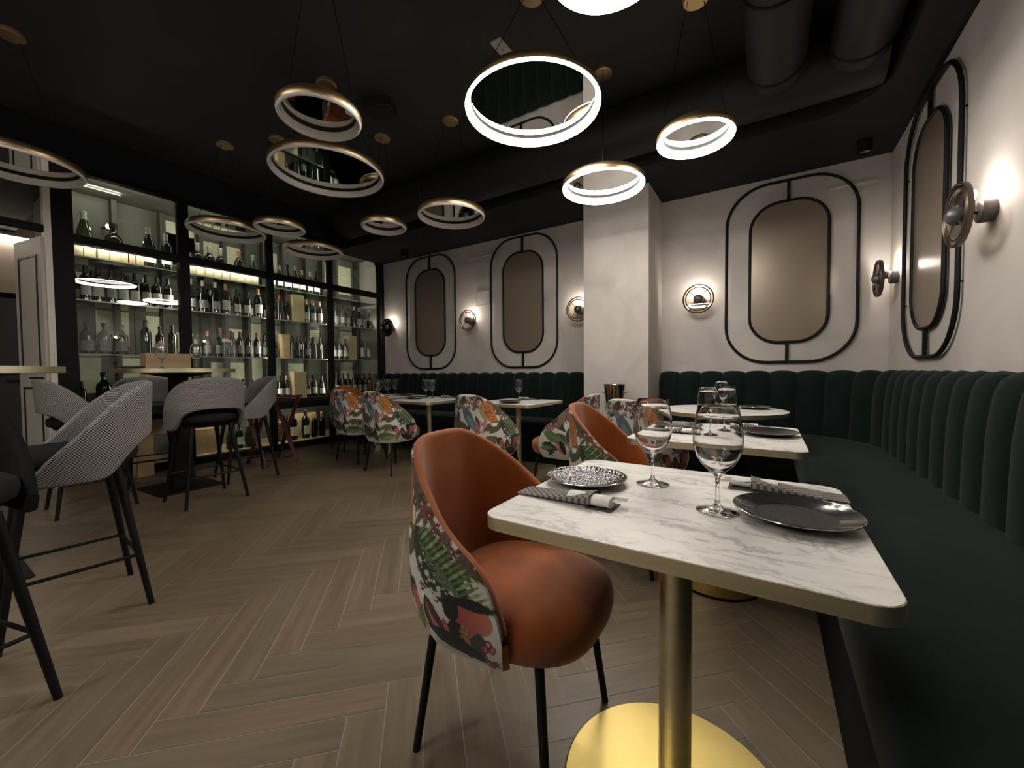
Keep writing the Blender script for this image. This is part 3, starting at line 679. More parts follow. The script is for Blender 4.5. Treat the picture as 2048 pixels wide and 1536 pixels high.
# counter row
row(0, 'counter', 0.70, 1.14, 1.84, 7, [B(None, s=1.0), B(None, 'cap_black', 'bottle', 'spirits', 1.5), B('label_grey', 'cap_silver', 'bottle_green', 'burgundy', 1.1)], XM)
row(1, 'counter', 0.70, 2.08, 2.80, 8, [B('label_grey', s=0.95), B(None, 'cap_black', 'bottle', 'spirits', 1.1)], XM)
row(2, 'counter', 0.70, 2.98, 3.165, 4, [B('label_white', 'cap_copper'), B('label_white')], XF, 'left')
row(2, 'counter', 0.70, 3.465, 3.70, 4, [B('label_white', k='burgundy'), B('label_cream')], XF, 'right')
row(3, 'counter', 0.70, 3.86, 4.60, 9, [B('label_grey', s=1.2)], XF)
row(2, 'middle', 1.28, 2.98, 3.68, 7, [B('label_grey')], XM, 'rear')
row(3, 'middle', 1.28, 3.88, 4.20, 4, [B(None)], XM-0.06, 'rear')
row(2, 'counter', 0.70, 2.98, 3.68, 7, [B(None)], XM, 'rear')
row(1, 'top', 2.255, 2.06, 2.16, 2, [B('label_grey', 'cap_silver')], XM-0.1, 'rear')
row(2, 'top', 2.255, 3.0, 3.66, 7, [B('label_grey')], XM, 'rear')
# floor row
row(2, 'floor', 0.085, 3.24, 3.43, 3, [B('label_cream', s=1.45), B('label_white', s=1.45), B(None, s=1.4)], XF, 'left')
row(2, 'floor', 0.085, 3.56, 3.69, 3, [B(None, 'cap_copper', s=1.25)], XF, 'right')
row(1, 'floor', 0.085, 2.42, 2.74, 4, [B(None, 'cap_silver', 'bottle_green', 'burgundy'), B('label_white')], XF)
# cartons and wooden wine boxes in the cellar
def carton(lab, x, y, z, w, d, h, mt, grp, cat='box', nm='wooden_wine_box'):
    root = thing(nm, lab, cat, (x, y, z), 0, grp)
    t = 0.010
    mb = MB().box((-d/2, -w/2, 0), (d/2, w/2, h-0.008)); mb.obj('body', mt, root, None)
    MB().box((-d/2-0.002, -w/2-0.002, h-0.0078), (d/2+0.002, w/2+0.002, h)).obj('lid', mt, root, None)
    return root
for bi, ys in ((0, (1.10, 1.19, 1.29, 1.38)), (1, (2.04, 2.13, 2.575))):
    for k, y in enumerate(ys):
        carton('small cream carton, %s from left on the top shelf, %s glass bay' % (ORD[k], bayn[bi]), -5.84, y, 2.255, 0.082, 0.10, 0.095, 'cream_box', 'cream cartons on the top shelves', nm='carton')
for k, y in enumerate((2.22, 2.31, 2.40, 2.49, 2.66, 2.74)):
    carton('pale gift box, %s from left in the row under the second bay rail' % ORD[k], -5.80, y, 2.255, 0.075, 0.035, 0.10, 'cream_box', 'pale gift boxes under the second bay rail', nm='gift_box')
for k, y in enumerate((1.45, 1.49, 1.53)):
    carton('light wooden small box, %s from left under the first bay rail' % ORD[k], -5.81, y+0.02*k, 2.255, 0.07, 0.05, 0.105, 'crate_light', 'light wooden boxes under the first bay rail')
carton('tall light wooden wine box standing on the upper shelf of the third bay', -5.86, 3.335, 1.82, 0.17, 0.12, 0.385, 'crate_light', None)
carton('tall light wooden wine box standing on the counter of the third bay', -5.83, 3.315, 0.70, 0.185, 0.12, 0.385, 'crate_light', None)
carton('brown wooden wine box standing on the middle shelf of the third bay', -5.90, 3.16, 1.28, 0.11, 0.11, 0.34, 'crate', None)
carton('light wooden wine box standing on the middle shelf of the fourth bay', -5.95, 4.30, 1.28, 0.15, 0.12, 0.40, 'crate_light', None)
carton('yellow wooden box lying on the cellar floor of the third bay', -6.15, 3.55, 0.085, 0.34, 0.2, 0.36, 'crate', None)
carton('low wooden crate on the cellar floor of the second bay', -5.98, 2.16, 0.085, 0.26, 0.28, 0.30, 'crate', None)
# decanter-like cluster: clear jar with corks on the cellar floor
root = thing('cork_jar', 'big clear glass jar full of corks on the cellar floor of the third bay', 'jar', (-5.95, 3.08, 0.085))
MB().lathe([(0, 0), (0.09, 0), (0.10, 0.02), (0.10, 0.30), (0.075, 0.34), (0.07, 0.37), (0.068, 0.37), (0.072, 0.338), (0.096, 0.298), (0.096, 0.022), (0.088, 0.004), (0, 0.004)], 32).obj('jar_glass', 'lamp_glass', root)
mb = MB()
for k in range(170):
    a = random.uniform(0, 2*PI); r = 0.076*math.sqrt(random.random()); z = 0.022+0.27*random.random()
    c = Vector((r*math.cos(a), r*math.sin(a), z)); d = Vector((random.gauss(0, 1), random.gauss(0, 1), random.gauss(0, .5))).normalized()*0.018
    if (c+d).xy.length < 0.09 and (c-d).xy.length < 0.09 and 0.012 < min((c+d).z, (c-d).z): mb.tube([c-d, c+d], 0.0105, 8)
tag(mb.obj('corks', 'crate', root), kind='stuff')
# bottle with a two-tone cap
root = thing('cork_ornament', 'small red and white ornament hanging before the middle shelf of the second bay', 'ornament', (-5.81, 2.385, 1.28))
MB().lathe([(0, 0), (0.034, 0), (0.036, 0.01), (0.036, 0.17), (0.03, 0.19), (0.014, 0.215), (0.0135, 0.25), (0, 0.25)], 24).obj('bottle_body', 'bottle_clear', root)
MB().lathe([(0.037, 0.185), (0.041, 0.19), (0.041, 0.215), (0.030, 0.226), (0.016, 0.225)], 24).obj('white_band', 'linen', root)
MB().lathe([(0.030, 0.227), (0.028, 0.25), (0.012, 0.29), (0, 0.31)], 24).obj('red_cap', 'cap_red', root)
root['label'] = 'pale bottle with a red and white cap on the middle shelf of the second bay'; root['category'] = 'bottle'; root.name = 'capped_bottle'
# wooden crates stacked in front of the first post
def crate(lab, x, y, z, dx, dy, h, grp):
    root = thing('wooden_crate', lab, 'crate', (x, y, z), 0, grp)
    t = 0.016
    for nm, a, b in (('bottom_board', (-dx, -dy, 0), (dx, dy, t)), ('side_board', (-dx, -dy, t), (-dx+t, dy, h)), ('side_board', (dx-t, -dy, t), (dx, dy, h)), ('end_board', (-dx+t, -dy, t), (dx-t, -dy+t, h)), ('end_board', (-dx+t, dy-t, t), (dx-t, dy, h)), ('lid', (-dx+t, -dy+t, h-0.012), (dx-t, dy-t, h-0.002))):
        MB().box(a, b).obj(nm, 'crate', root, None)
cx = -5.556
crate('upright pine crate standing on the floor, left foot of the crate stack', cx, 1.475, 0, 0.085, 0.065, 0.43, 'pine crates stacked before the cellar glass')
crate('upright pine crate standing on the floor, right foot of the crate stack', cx, 1.815, 0, 0.085, 0.065, 0.43, 'pine crates stacked before the cellar glass')
crate('pine crate lying across the two upright crates', cx, 1.66, 0.43, 0.085, 0.25, 0.22, 'pine crates stacked before the cellar glass')
crate('pine crate in the middle of the crate stack, behind the round high table', cx, 1.70, 0.65, 0.085, 0.20, 0.32, 'pine crates stacked before the cellar glass')
crate('topmost pine crate of the stack behind the wine glasses on the high table', cx, 1.70, 0.97, 0.08, 0.195, 0.32, 'pine crates stacked before the cellar glass')
# ------------------------------------------------------------------ corridor on the far left
root = thing('door_leaf', None, None, (-5.72, 0.895, 0), math.radians(9.6)); root.name = 'door_1'; root['kind'] = 'structure'
W_, H_ = 0.56, 2.36
MB().box((-W_, -0.045, 0.01), (0, 0, H_)).obj('door_leaf', 'white_paint', root, None)
for z0, z1 in ((0.18, 0.95), (1.10, 2.20)):
    mb = MB()
    for a, b in (((-W_+.09, -.053, z0), (-W_+.105, -.045, z1)), ((-.105, -.053, z0), (-.09, -.045, z1)), ((-W_+.105, -.053, z0), (-.105, -.045, z0+.015)), ((-W_+.105, -.053, z1-.015), (-.105, -.045, z1))): mb.box(a, b)
    mb.obj('panel_moulding', 'black_wood', root, None)
MB().tube([(-0.06, -0.045, 1.04), (-0.06, -0.09, 1.04), (-0.17, -0.095, 1.04)], 0.009, 10).obj('door_handle', 'black', root)
struct('trim_90', MB().box((XG-0.07, 0.868, 0), (XG+0.05, 0.912, 2.98)), 'white_paint')
struct('trim_91', MB().box((XG-0.05, -0.25, 2.40), (XG+0.03, 0.868, 2.46)), 'black_frame')
struct('window_90', MB().box((XG-0.006, -0.25, 2.46), (XG+0.006, 0.868, 3.0)), 'window_glass')
root = thing('door_far', None, None, (XL, 0.55, 0)); root.name = 'door_2'; root['kind'] = 'structure'
MB().box((0, -0.55, 0), (0.03, 0.50, 2.03)).obj('door_leaf', 'door_grey', root, None)
mb = MB().box((0, 0.50, 0), (0.05, 0.56, 2.09)).box((0, -0.61, 0), (0.05, -0.55, 2.09)).box((0, -0.55, 2.03), (0.05, 0.50, 2.09)); mb.obj('door_frame', 'black_frame', root, None)
MB().tube([(0.03, 0.42, 1.0), (0.075, 0.42, 1.0), (0.08, 0.30, 1.0)], 0.009, 10).obj('door_handle', 'black', root)
root = thing('strip_lamp', 'long strip lamp along the top of the corridor wall at far left', 'strip lamp', (XL+0.03, 0.4, 2.79))
MB().box((-0.03, -0.9, 0.01), (0.02, 0.95, 0.03)).obj('channel', 'white_paint', root, None)
MB().box((-0.025, -0.9, 0), (0.015, 0.95, 0.0098)).obj('diffuser', 'cove', root, None)
# ------------------------------------------------------------------ dining chairs
PL_N = 72
def chair_plan():
    a, xb, r, xe = 0.275, -0.285, 0.215, 0.112
    pts = []                                          # from back centre (y=0) round the sitter's right side (-y)
    pts.append((xb, 0)); pts.append((xb, -(a-r)))
    for k in range(1, 19):
        t = PI/2*k/18; pts.append((xb+r-r*math.cos(t), -(a-r)-r*math.sin(t)))
    pts.append((xe, -a+0.012))
    L = [0]
    for p, q in zip(pts, pts[1:]): L.append(L[-1]+math.hypot(q[0]-p[0], q[1]-p[1]))
    def f(s):
        s = min(max(s, 0), L[-1]-1e-9); j = 0
        while L[j+1] < s: j += 1
        t = (s-L[j])/(L[j+1]-L[j]); p, q = pts[j], pts[j+1]
        n = Vector((q[1]-p[1], -(q[0]-p[0]))).normalized()
        return p[0]+(q[0]-p[0])*t, p[1]+(q[1]-p[1])*t, n
    return f, L[-1]
cplan, CL = chair_plan()
RIM = [(0, 0.862), (0.09, 0.860), (0.16, 0.842), (0.22, 0.812), (0.28, 0.772), (0.33, 0.735), (0.37, 0.70), (0.41, 0.665), (0.46, 0.625), (0.50, 0.600), (0.53, 0.572), (0.55, 0.535), (CL-0.003, 0.455), (CL, 0.43)]
BODY = [(0.335, 0.80), (0.37, 0.90), (0.42, 0.965), (0.48, 1.0), (0.60, 1.0), (0.72, 1.005), (0.87, 1.045)]
def smoothtab(tab, x):
    if x <= tab[0][0]: return tab[0][1]
    for (a, b), (c, d) in zip(tab, tab[1:]):
        if x <= c: return b+(d-b)*(x-a)/(c-a)
    return tab[-1][1]
def rimz(s):
    a = abs(s); w = min(0.03, (CL-a)*0.6)
    return sum(smoothtab(RIM, abs(a+w*q)) for q in (-1, -.75, -.5, -.25, 0, .25, .5, .75, 1))/9
CC = (-0.03, 0.0)
def shell_pt(s, z, inset=0.0):
    x, y, n = cplan(abs(s)); sg = -1 if s < 0 else 1
    if s < 0: y = -y; n = Vector((n.x, -n.y))
    k = sum(smoothtab(BODY, z+o) for o in (-0.02, -0.01, 0, 0.01, 0.02))/5
    if abs(s) > 0.001 or True: nx, ny = (n.x, n.y)
    if abs(s) < 0.055: nx, ny = -1.0, 0.0
    t = min(1, max(0, (z-0.58)/0.26)); t = t*t*(3-2*t)
    X = CC[0]+(x-CC[0])*k; Y = CC[1]+(y-CC[1])*k*(1-0.12*t)
    # outward normal must point away from the seat centre
    if (X-CC[0])*nx+(Y-CC[1])*ny < 0: nx, ny = -nx, -ny
    return (X-nx*inset, Y-ny*inset, z)
ZB = 0.337; TH = 0.030
NU, NV = 340, 132
# ---- printed cloth, painted in cloth coordinates: s along the back (metres, right side of the sitter positive), z height
def paint(Sg, Zg):
    rs = np.random.RandomState(5)
    C = np.zeros(Sg.shape+(3,)); C[:] = (0.52, 0.52, 0.46)
    def put(mask, col, shade=None):
        c = np.array(col)
        if shade is None: C[mask] = c
        else: C[mask] = (c*shade[..., None])[mask]
    def rot(cx, cz, ang):
        c, s = math.cos(ang), math.sin(ang); dx = Sg-cx; dz = Zg-cz
        return dx*c+dz*s, -dx*s+dz*c
    def leaf(cx, cz, L, w, ang, col, vein=None, teeth=0):
        a, b = rot(cx, cz, ang); t = np.clip(a/L, 0, 1)
        ww = w*np.sin(PI*np.clip(t, 0, 1)**0.75)
        if teeth: ww = ww*(0.80+0.2*np.sign(np.sin(a/L*teeth*2*PI+np.abs(b)*140)))
        m_ = (a > 0) & (a < L) & (np.abs(b) < ww)
        sh = 0.75+0.5*(np.sin(a*260+np.abs(b)*420)*0.5+0.5)
        put(m_, col, sh)
        if vein: put(m_ & (np.abs(b) < 0.0016), vein)
    def fan(cx, cz, r, n, a0, a1, col, w=0.012):
        for k in range(n):
            t = a0+(a1-a0)*k/(n-1); leaf(cx, cz, r*(0.82+0.18*math.sin(k*2.1)), w, t, col)
    def dots(cx, cz, rx, rz, n, col, col2, r=0.008):
        for k in range(n):
            a = rs.uniform(0, 2*PI); q = math.sqrt(rs.rand())
            x, z = cx+rx*q*math.cos(a), cz+rz*q*math.sin(a); d = np.hypot(Sg-x, Zg-z); rr = r*rs.uniform(.6, 1.2)
            put(d < rr, col if rs.rand() < .7 else col2); put((d < rr*0.45) & (d > rr*0.25), (0.55, 0.48, 0.42))
    def ell(cx, cz, a, b, ang, col, grad=None):
        u, v = rot(cx, cz, ang); m_ = (u/a)**2+(v/b)**2 < 1
        if grad is None: put(m_, col)
        else:
            t = np.clip(u/a*0.5+0.5, 0, 1)[..., None]; C[m_] = (np.array(col)*(1-t)+np.array(grad)*t)[m_]
    OL, DG, BR, BLK, BUR = (0.085, 0.070, 0.045), (0.030, 0.042, 0.024), (0.115, 0.075, 0.045), (0.016, 0.018, 0.018), (0.15, 0.018, 0.035)
    GR, LG = (0.10, 0.145, 0.055), (0.22, 0.28, 0.13)
    for s_, z_ in ((-0.24, 0.83), (-0.19, 0.855), (0.13, 0.86), (0.24, 0.82), (0.31, 0.76), (0.35, 0.72), (0.41, 0.67), (0.47, 0.63), (-0.31, 0.76), (-0.36, 0.71), (-0.42, 0.66), (-0.48, 0.62)):
        fan(s_, z_, 0.10, 5, -3.0, -0.2, (OL, DG, BR)[int(abs(s_)*100) % 3], 0.010); dots(s_, z_, 0.035, 0.02, 7, BUR, (0.06, 0.03, 0.03), 0.009)
    # back and right half
    fan(0.30, 0.80, 0.13, 7, -2.8, -1.0, OL, 0.009); fan(-0.02, 0.50, 0.12, 9, -2.9, -0.3, (0.10, 0.085, 0.05), 0.008); fan(-0.34, 0.72, 0.15, 8, -2.9, -0.5, (0.07, 0.06, 0.045), 0.010); leaf(-0.02, 0.86, 0.14, 0.03, -2.2, (0.07, 0.05, 0.035)); leaf(0.09, 0.70, 0.15, 0.022, -1.4, OL); leaf(0.03, 0.70, 0.16, 0.018, -1.75, DG); fan(0.10, 0.47, 0.09, 7, 0.2, 2.9, BR, 0.009); leaf(-0.46, 0.70, 0.2, 0.035, -0.7, DG); fan(0.47, 0.62, 0.10, 7, -2.4, 0.2, OL, 0.009)
    leaf(-0.30, 0.80, 0.20, 0.045, -1.2, (0.16, 0.075, 0.035)); leaf(-0.27, 0.62, 0.22, 0.05, -1.5, (0.06, 0.065, 0.06))
    dots(-0.13, 0.80, 0.075, 0.045, 34, (0.055, 0.028, 0.025), BUR, 0.011)
    dots(0.055, 0.80, 0.085, 0.055, 46, BUR, (0.07, 0.02, 0.03), 0.012)
    dots(0.0, 0.72, 0.05, 0.05, 16, (0.05, 0.035, 0.045), BUR, 0.009)
    fan(-0.07, 0.645, 0.18, 10, -2.9, -0.75, OL, 0.0145); fan(-0.09, 0.66, 0.13, 6, 1.9, 3.6, (0.07, 0.045, 0.035), 0.010); leaf(-0.25, 0.50, 0.16, 0.035, -1.2, OL)
    leaf(0.075, 0.57, 0.11, 0.017, -1.1, BLK); leaf(-0.055, 0.775, 0.27, 0.046, -0.98, (0.095, 0.125, 0.15), (0.05, 0.07, 0.09)); leaf(-0.01, 0.70, 0.17, 0.022, -0.95, (0.17, 0.215, 0.25))
    ell(-0.06, 0.77, 0.034, 0.026, -0.6, (0.13, 0.16, 0.18)); leaf(-0.08, 0.765, 0.05, 0.010, 3.6, BLK); leaf(-0.18, 0.72, 0.16, 0.03, -1.5, (0.12, 0.07, 0.05)); leaf(0.36, 0.64, 0.16, 0.036, -0.9, OL)
    ell(0.20, 0.755, 0.075, 0.055, -0.9, (0.42, 0.17, 0.05), (0.30, 0.10, 0.03)); leaf(0.15, 0.80, 0.24, 0.048, -0.95, (0.40, 0.15, 0.04)); leaf(0.13, 0.78, 0.16, 0.02, -1.2, (0.30, 0.22, 0.13))
    for k in range(34):
        x, z = 0.20+rs.normal(0, .04), 0.735+rs.normal(0, .045)
        if abs((x-0.2)+(z-0.735)*0.8) < .05: put(np.hypot(Sg-x, Zg-z) < 0.0055, (0.10, 0.03, 0.02))
    dots(0.13, 0.61, 0.07, 0.055, 44, (0.24, 0.045, 0.075), (0.36, 0.10, 0.13), 0.011)
    leaf(0.15, 0.585, 0.25, 0.034, 0.32, BR, (0.05, 0.035, 0.02)); leaf(0.19, 0.63, 0.22, 0.026, 0.0, (0.15, 0.105, 0.065)); leaf(0.20, 0.56, 0.18, 0.03, 0.6, OL)
    put((np.abs(Sg-0.245) < 0.03-(0.64-Zg)*0.5) & (Zg < 0.64) & (Zg > 0.612), (0.62, 0.62, 0.56))
    fan(0.215, 0.535, 0.115, 11, -2.75, -0.35, (0.115, 0.095, 0.055), 0.0085)
    fan(0.06, 0.445, 0.055, 6, 0.0, 5.2, BLK, 0.011); fan(0.085, 0.395, 0.06, 6, 0.6, 5.5, (0.05, 0.04, 0.03), 0.011)
    leaf(-0.14, 0.53, 0.26, 0.036, -0.62, DG, (0.07, 0.09, 0.05)); leaf(-0.16, 0.46, 0.18, 0.03, -0.4, (0.055, 0.055, 0.05))
    dots(-0.12, 0.40, 0.08, 0.035, 26, (0.05, 0.045, 0.05), (0.35, 0.33, 0.32), 0.010)
    leaf(0.10, 0.41, 0.22, 0.042, 0.02, GR, (0.25, 0.29, 0.15)); leaf(0.14, 0.385, 0.17, 0.022, 0.1, LG)
    # toucans and fronds on the right wing
    leaf(0.30, 0.52, 0.07, 0.03, -2.0, (0.05, 0.03, 0.02)); ell(0.318, 0.445, 0.062, 0.024, -1.15, (0.33, 0.055, 0.06), (0.55, 0.22, 0.17)); leaf(0.335, 0.52, 0.12, 0.010, -1.2, (0.66, 0.62, 0.56)); leaf(0.355, 0.50, 0.13, 0.022, -1.3, BLK)
    leaf(0.30, 0.66, 0.30, 0.062, -0.72, DG); 
    for k in range(17):
        t = k/16; x, z = 0.32+0.20*t, 0.645-0.155*t
        leaf(x, z, 0.075*(1-0.3*abs(t-.5)), 0.0052, 0.75-0.25*t, LG if k % 2 else GR)
    leaf(0.33, 0.63, 0.25, 0.016, -0.70, (0.10, 0.13, 0.08))
    dots(0.36, 0.56, 0.035, 0.05, 22, (0.03, 0.03, 0.03), (0.42, 0.40, 0.37), 0.008); dots(0.42, 0.515, 0.035, 0.02, 14, (0.03, 0.03, 0.03), (0.42, 0.40, 0.37), 0.007)
    ell(0.495, 0.475, 0.064, 0.040, -0.05, (0.24, 0.03, 0.06), (0.44, 0.16, 0.09)); ell(0.44, 0.49, 0.024, 0.034, 0, BLK); leaf(0.44, 0.515, 0.15, 0.014, -0.05, BLK)
    leaf(0.44, 0.46, 0.12, 0.040, -1.25, BLK); leaf(0.47, 0.455, 0.085, 0.026, -1.15, (0.27, 0.13, 0.06), None, 5); leaf(0.415, 0.46, 0.10, 0.012, -1.5, (0.34, 0.12, 0.10)); leaf(0.52, 0.445, 0.09, 0.026, -1.7, (0.05, 0.055, 0.055))
    ell(0.395, 0.425, 0.075, 0.017, -1.05, (0.28, 0.05, 0.07), (0.50, 0.26, 0.24)); leaf(0.36, 0.50, 0.12, 0.012, -1.0, (0.06, 0.03, 0.03))
    leaf(0.35, 0.42, 0.24, 0.026, -0.32, BLK); dots(0.545, 0.385, 0.02, 0.045, 14, BUR, (0.25, 0.05, 0.07), 0.011)
    leaf(0.34, 0.47, 0.12, 0.016, -1.9, GR)
    # left wing
    fan(-0.38, 0.56, 0.15, 9, -2.6, -0.4, OL, 0.012); leaf(-0.52, 0.56, 0.24, 0.04, -0.35, GR, LG); dots(-0.44, 0.62, 0.06, 0.04, 26, (0.24, 0.045, 0.075), BUR, 0.010)
    leaf(-0.54, 0.46, 0.18, 0.035, -0.2, DG, GR); ell(-0.36, 0.43, 0.06, 0.022, -0.8, (0.50, 0.22, 0.17), (0.33, 0.055, 0.06)); leaf(-0.36, 0.50, 0.13, 0.022, -1.2, BLK); fan(-0.46, 0.40, 0.06, 6, 0, 5, (0.05, 0.04, 0.03), 0.011)
    leaf(-0.33, 0.74, 0.16, 0.03, -1.9, (0.15, 0.105, 0.065)); dots(-0.27, 0.45, 0.04, 0.05, 16, BUR, (0.25, 0.05, 0.07), 0.010)
    leaf(-0.57, 0.42, 0.14, 0.02, 0.1, (0.14, 0.16, 0.10))
    return C
ss = [-CL+2*CL*i/NU for i in range(NU+1)]
outer = []; SS = np.zeros((NU+1, NV+1)); ZZ = np.zeros((NU+1, NV+1))
for i, s in enumerate(ss):
    h = rimz(s); r = []
    for j in range(NV+1):
        z = ZB+(h-ZB)*j/NV; r.append(shell_pt(s, z)); SS[i, j] = s; ZZ[i, j] = z
    outer.append(r)
for i, s in enumerate(ss):                            # the cloth wraps over the outer half of the rolled rim
    h = rimz(s)
    for k in range(1, 3):
        a = PI*k/6; p = shell_pt(s, h, TH/2-TH/2*math.cos(a)*1.12); outer[i].append((p[0], p[1], h+0.016*math.sin(a)-0.002))
SS = np.c_[SS, SS[:, -1:], SS[:, -1:]]; ZZ = np.c_[ZZ, ZZ[:, -1:]+.006, ZZ[:, -1:]+.012]
mb = MB().grid(outer)
ME_COVER = mb.mesh('patterned_cover', 'floral', 60)
cols = paint(SS, ZZ).reshape(-1, 3)
at_ = ME_COVER.color_attributes.new('print', 'FLOAT_COLOR', 'POINT')
at_.data.foreach_set('color', np.c_[cols, np.ones(len(cols))].astype(np.float32).ravel())
# padded inside with rolled rim
rows = []
for i in range(0, NU+1, 2):
    s = ss[i]; h = rimz(s); r = []
    for k in range(2, 7):
        a = PI*k/6; p = shell_pt(s, h, TH/2-TH/2*math.cos(a)*1.12); r.append((p[0], p[1], h+0.016*math.sin(a)-0.002))
    for j in range(1, 15):
        z = h-(h-0.40)*j/14; r.append(shell_pt(s, z, TH+0.012*math.sin(PI*j/14)))
    rows.append(r)
mb = MB().grid(rows)
for e in (0, -1):                                     # front ends of the two arms
    s = ss[0] if e == 0 else ss[-1]
    h = rimz(s); a = [shell_pt(s, ZB+(h-ZB)*k/10, 0) for k in range(11)]; b_ = [shell_pt(s, ZB+(h-ZB)*k/10, TH) for k in range(11)]
    mid = [((p[0]+q[0])/2+0.012, (p[1]+q[1])/2, p[2]) for p, q in zip(a, b_)]
    mb.grid([a, mid, b_])
ME_BACK = mb.mesh('backrest', 'orange_velvet', 60)
# seat cushion
prof = [(0.0, 0.352), (0.70, 0.346), (0.84, 0.350), (0.93, 0.362), (0.98, 0.385), (1.0, 0.41), (1.0, 0.43), (0.985, 0.448), (0.95, 0.463), (0.88, 0.474), (0.75, 0.482), (0.5, 0.488), (0.0, 0.490)]
rows = []
for sc, z in prof:
    r = []
    for k in range(64):
        t = 2*PI*k/64; c, s_ = math.cos(t), math.sin(t); e = 2/2.7
        x = 0.032+0.245*math.copysign(abs(c)**e, c)*sc; y = 0.232*math.copysign(abs(s_)**e, s_)*sc
        r.append((x, y, z))
    rows.append(r)
ME_SEAT = fix_normals(MB().grid(rows, True).obj('seat_tmp', 'orange_velvet', None, 80)).data
bpy.data.objects.remove(bpy.data.objects['seat_tmp'])
ME_UNDER = MB().prism(rrect(-0.17, -0.16, 0.17, 0.16, 0.07), 0.334, 0.352, 0.0).mesh('underframe', 'black')
def leg_mesh(sx, sy, top, foot, ztop, r0, r1, nm='leg'):
    return MB().tube([(foot[0]*sx, foot[1]*sy, 0), (top[0]*sx, top[1]*sy, ztop)], [r1, r0], 14).mesh(nm, 'black')
CH_LEGS = [leg_mesh(sx, sy, (0.165, 0.175), (0.205, 0.215), 0.349, 0.0125, 0.0105) for sx in (-1, 1) for sy in (-1, 1)]
def dining_chair(label, x, y, ang):
    root = thing('dining_chair', label, 'chair', (x, y, 0), ang, 'orange velvet dining chairs with patterned backs')
    for nm, me in [('patterned_cover', ME_COVER), ('backrest', ME_BACK), ('seat', ME_SEAT), ('underframe', ME_UNDER)]+[('leg', m_) for m_ in CH_LEGS]:
        o = bpy.data.objects.new(nm, me); COL.objects.link(o); o.parent = root
    return root
D = math.radians
dining_chair('orange velvet dining chair in the foreground, pulled up to the nearest marble table', -0.630, 1.005, D(2))
dining_chair('orange velvet dining chair at the second marble table, behind the nearest chair', -0.70, 2.28, D(3))
dining_chair('dining chair seen from behind beside the metal wine cooler, at the round table', -0.73, 2.96, D(72))
dining_chair('dining chair with patterned back turned sideways, right of the single-glass table', -1.50, 3.22, D(176))
dining_chair('dining chair with patterned back, nearest of the back row, at the single-glass table', -2.11, 2.93, D(88))
dining_chair('dining chair with patterned back, middle of the back row', -3.45, 3.0, D(88))
dining_chair('dining chair with patterned back, leftmost of the back row, next to the cellar', -4.20, 3.16, D(88))
dining_chair('dining chair at the far left table end, its orange inside facing the room', -4.92, 3.56, D(-12))

# ------------------------------------------------------------------ bistro tables
def table(label, x, y, outline, base, rz=0.0, pole_r=0.038):
    root = thing('bistro_table', label, 'table', (x, y, 0), rz, 'marble bistro tables with brass edges')
    n = len(outline)
    MB().prism(outline, 0.7465, 0.75, 0.0).obj('tabletop', 'marble', root, 30)
    def sc(d): 
        return [(px-math.copysign(min(d, abs(px)), px)*0, py) for px, py in outline]
    cx = 0; cy = 0
    inner = [(px*(1-0.0022/max(math.hypot(px, py), 0.01)), py*(1-0.0022/max(math.hypot(px, py), 0.01))) for px, py in outline]
    vs = [(px, py, 0.7215) for px, py in outline]+[(px, py, 0.7485) for px, py in outline]
    o2 = [(px*(1+0.0016/math.hypot(px, py)), py*(1+0.0016/math.hypot(px, py))) for px, py in outline]
    mb = MB(); rows = [[(px, py, 0.7215) for px, py in inner], [(px, py, 0.7215) for px, py in o2], [(px, py, 0.7487) for px, py in o2], [(px, py, 0.7487) for px, py in inner]]
    mb.grid(rows, True); fix_normals(mb.obj('brass_edge', 'brass', root, 30))
    MB().prism(inner, 0.7225, 0.7462, 0.0).obj('core_board', 'black_wood', root, 30)
    if 'disc' in base:
        br = 0.275 if base == 'disc' else 0.21
        MB().lathe([(0, 0.0), (br-0.007, 0.0), (br, 0.003), (br, 0.009), (br-0.005, 0.013), (0.05, 0.015), (0, 0.015)], 72).obj('base_disc', 'brass_disc', root)
        z0 = 0.015
    else:
        MB().lathe([(0, 0.0), (0.200, 0.0), (0.200, 0.012), (0, 0.012)], 64).obj('floor_ring', 'black', root)
        MB().lathe([(0.196, 0.012), (0.200, 0.014), (0.200, 0.245), (0.195, 0.25), (0, 0.25)], 72).obj('drum_base', 'brass_disc', root)
        z0 = 0.25
    MB().lathe([(0, z0), (pole_r+0.014, z0), (pole_r+0.012, z0+0.006), (pole_r, z0+0.008), (pole_r, 0.715), (0, 0.715)], 40).obj('pole', 'brass', root)
    MB().prism(rrect(-0.13, -0.13, 0.13, 0.13, 0.03), 0.715, 0.7224, 0).obj('mounting_plate', 'black', root)
    return root
TW, TD = 0.70, 0.656
def rt(w, d, r=0.045): return rrect(-w/2, -d/2, w/2, d/2, r, 8)
T1 = (-0.186, 1.036); T2 = (-0.212, 2.245); T6 = (-2.20, 3.585); T5B = (-3.31, 3.42); T5A = (-4.25, 3.64); T4 = (-0.31, 3.57)
table('marble table with brass edge and round brass foot, nearest to the camera', *T1, rt(TW, TD), 'disc')
table('marble table with brass edge and brass drum foot, second from the camera', *T2, rt(TW, 0.75), 'drum')
table('round marble table near the curved corner of the banquette', *T4, circle(0.45, 64), 'disc')
table('marble table with one wine glass, left of the pillar', *T6, rt(0.70, 0.74), 'small_disc', 0, 0.030)
table('marble table with two wine glasses, in the middle of the back row', *T5B, rt(0.70, 0.74), 'small_disc', 0, 0.030)
table('marble table with three wine glasses, far left of the back row', *T5A, rt(0.70, 0.70), 'small_disc', 0, 0.030)

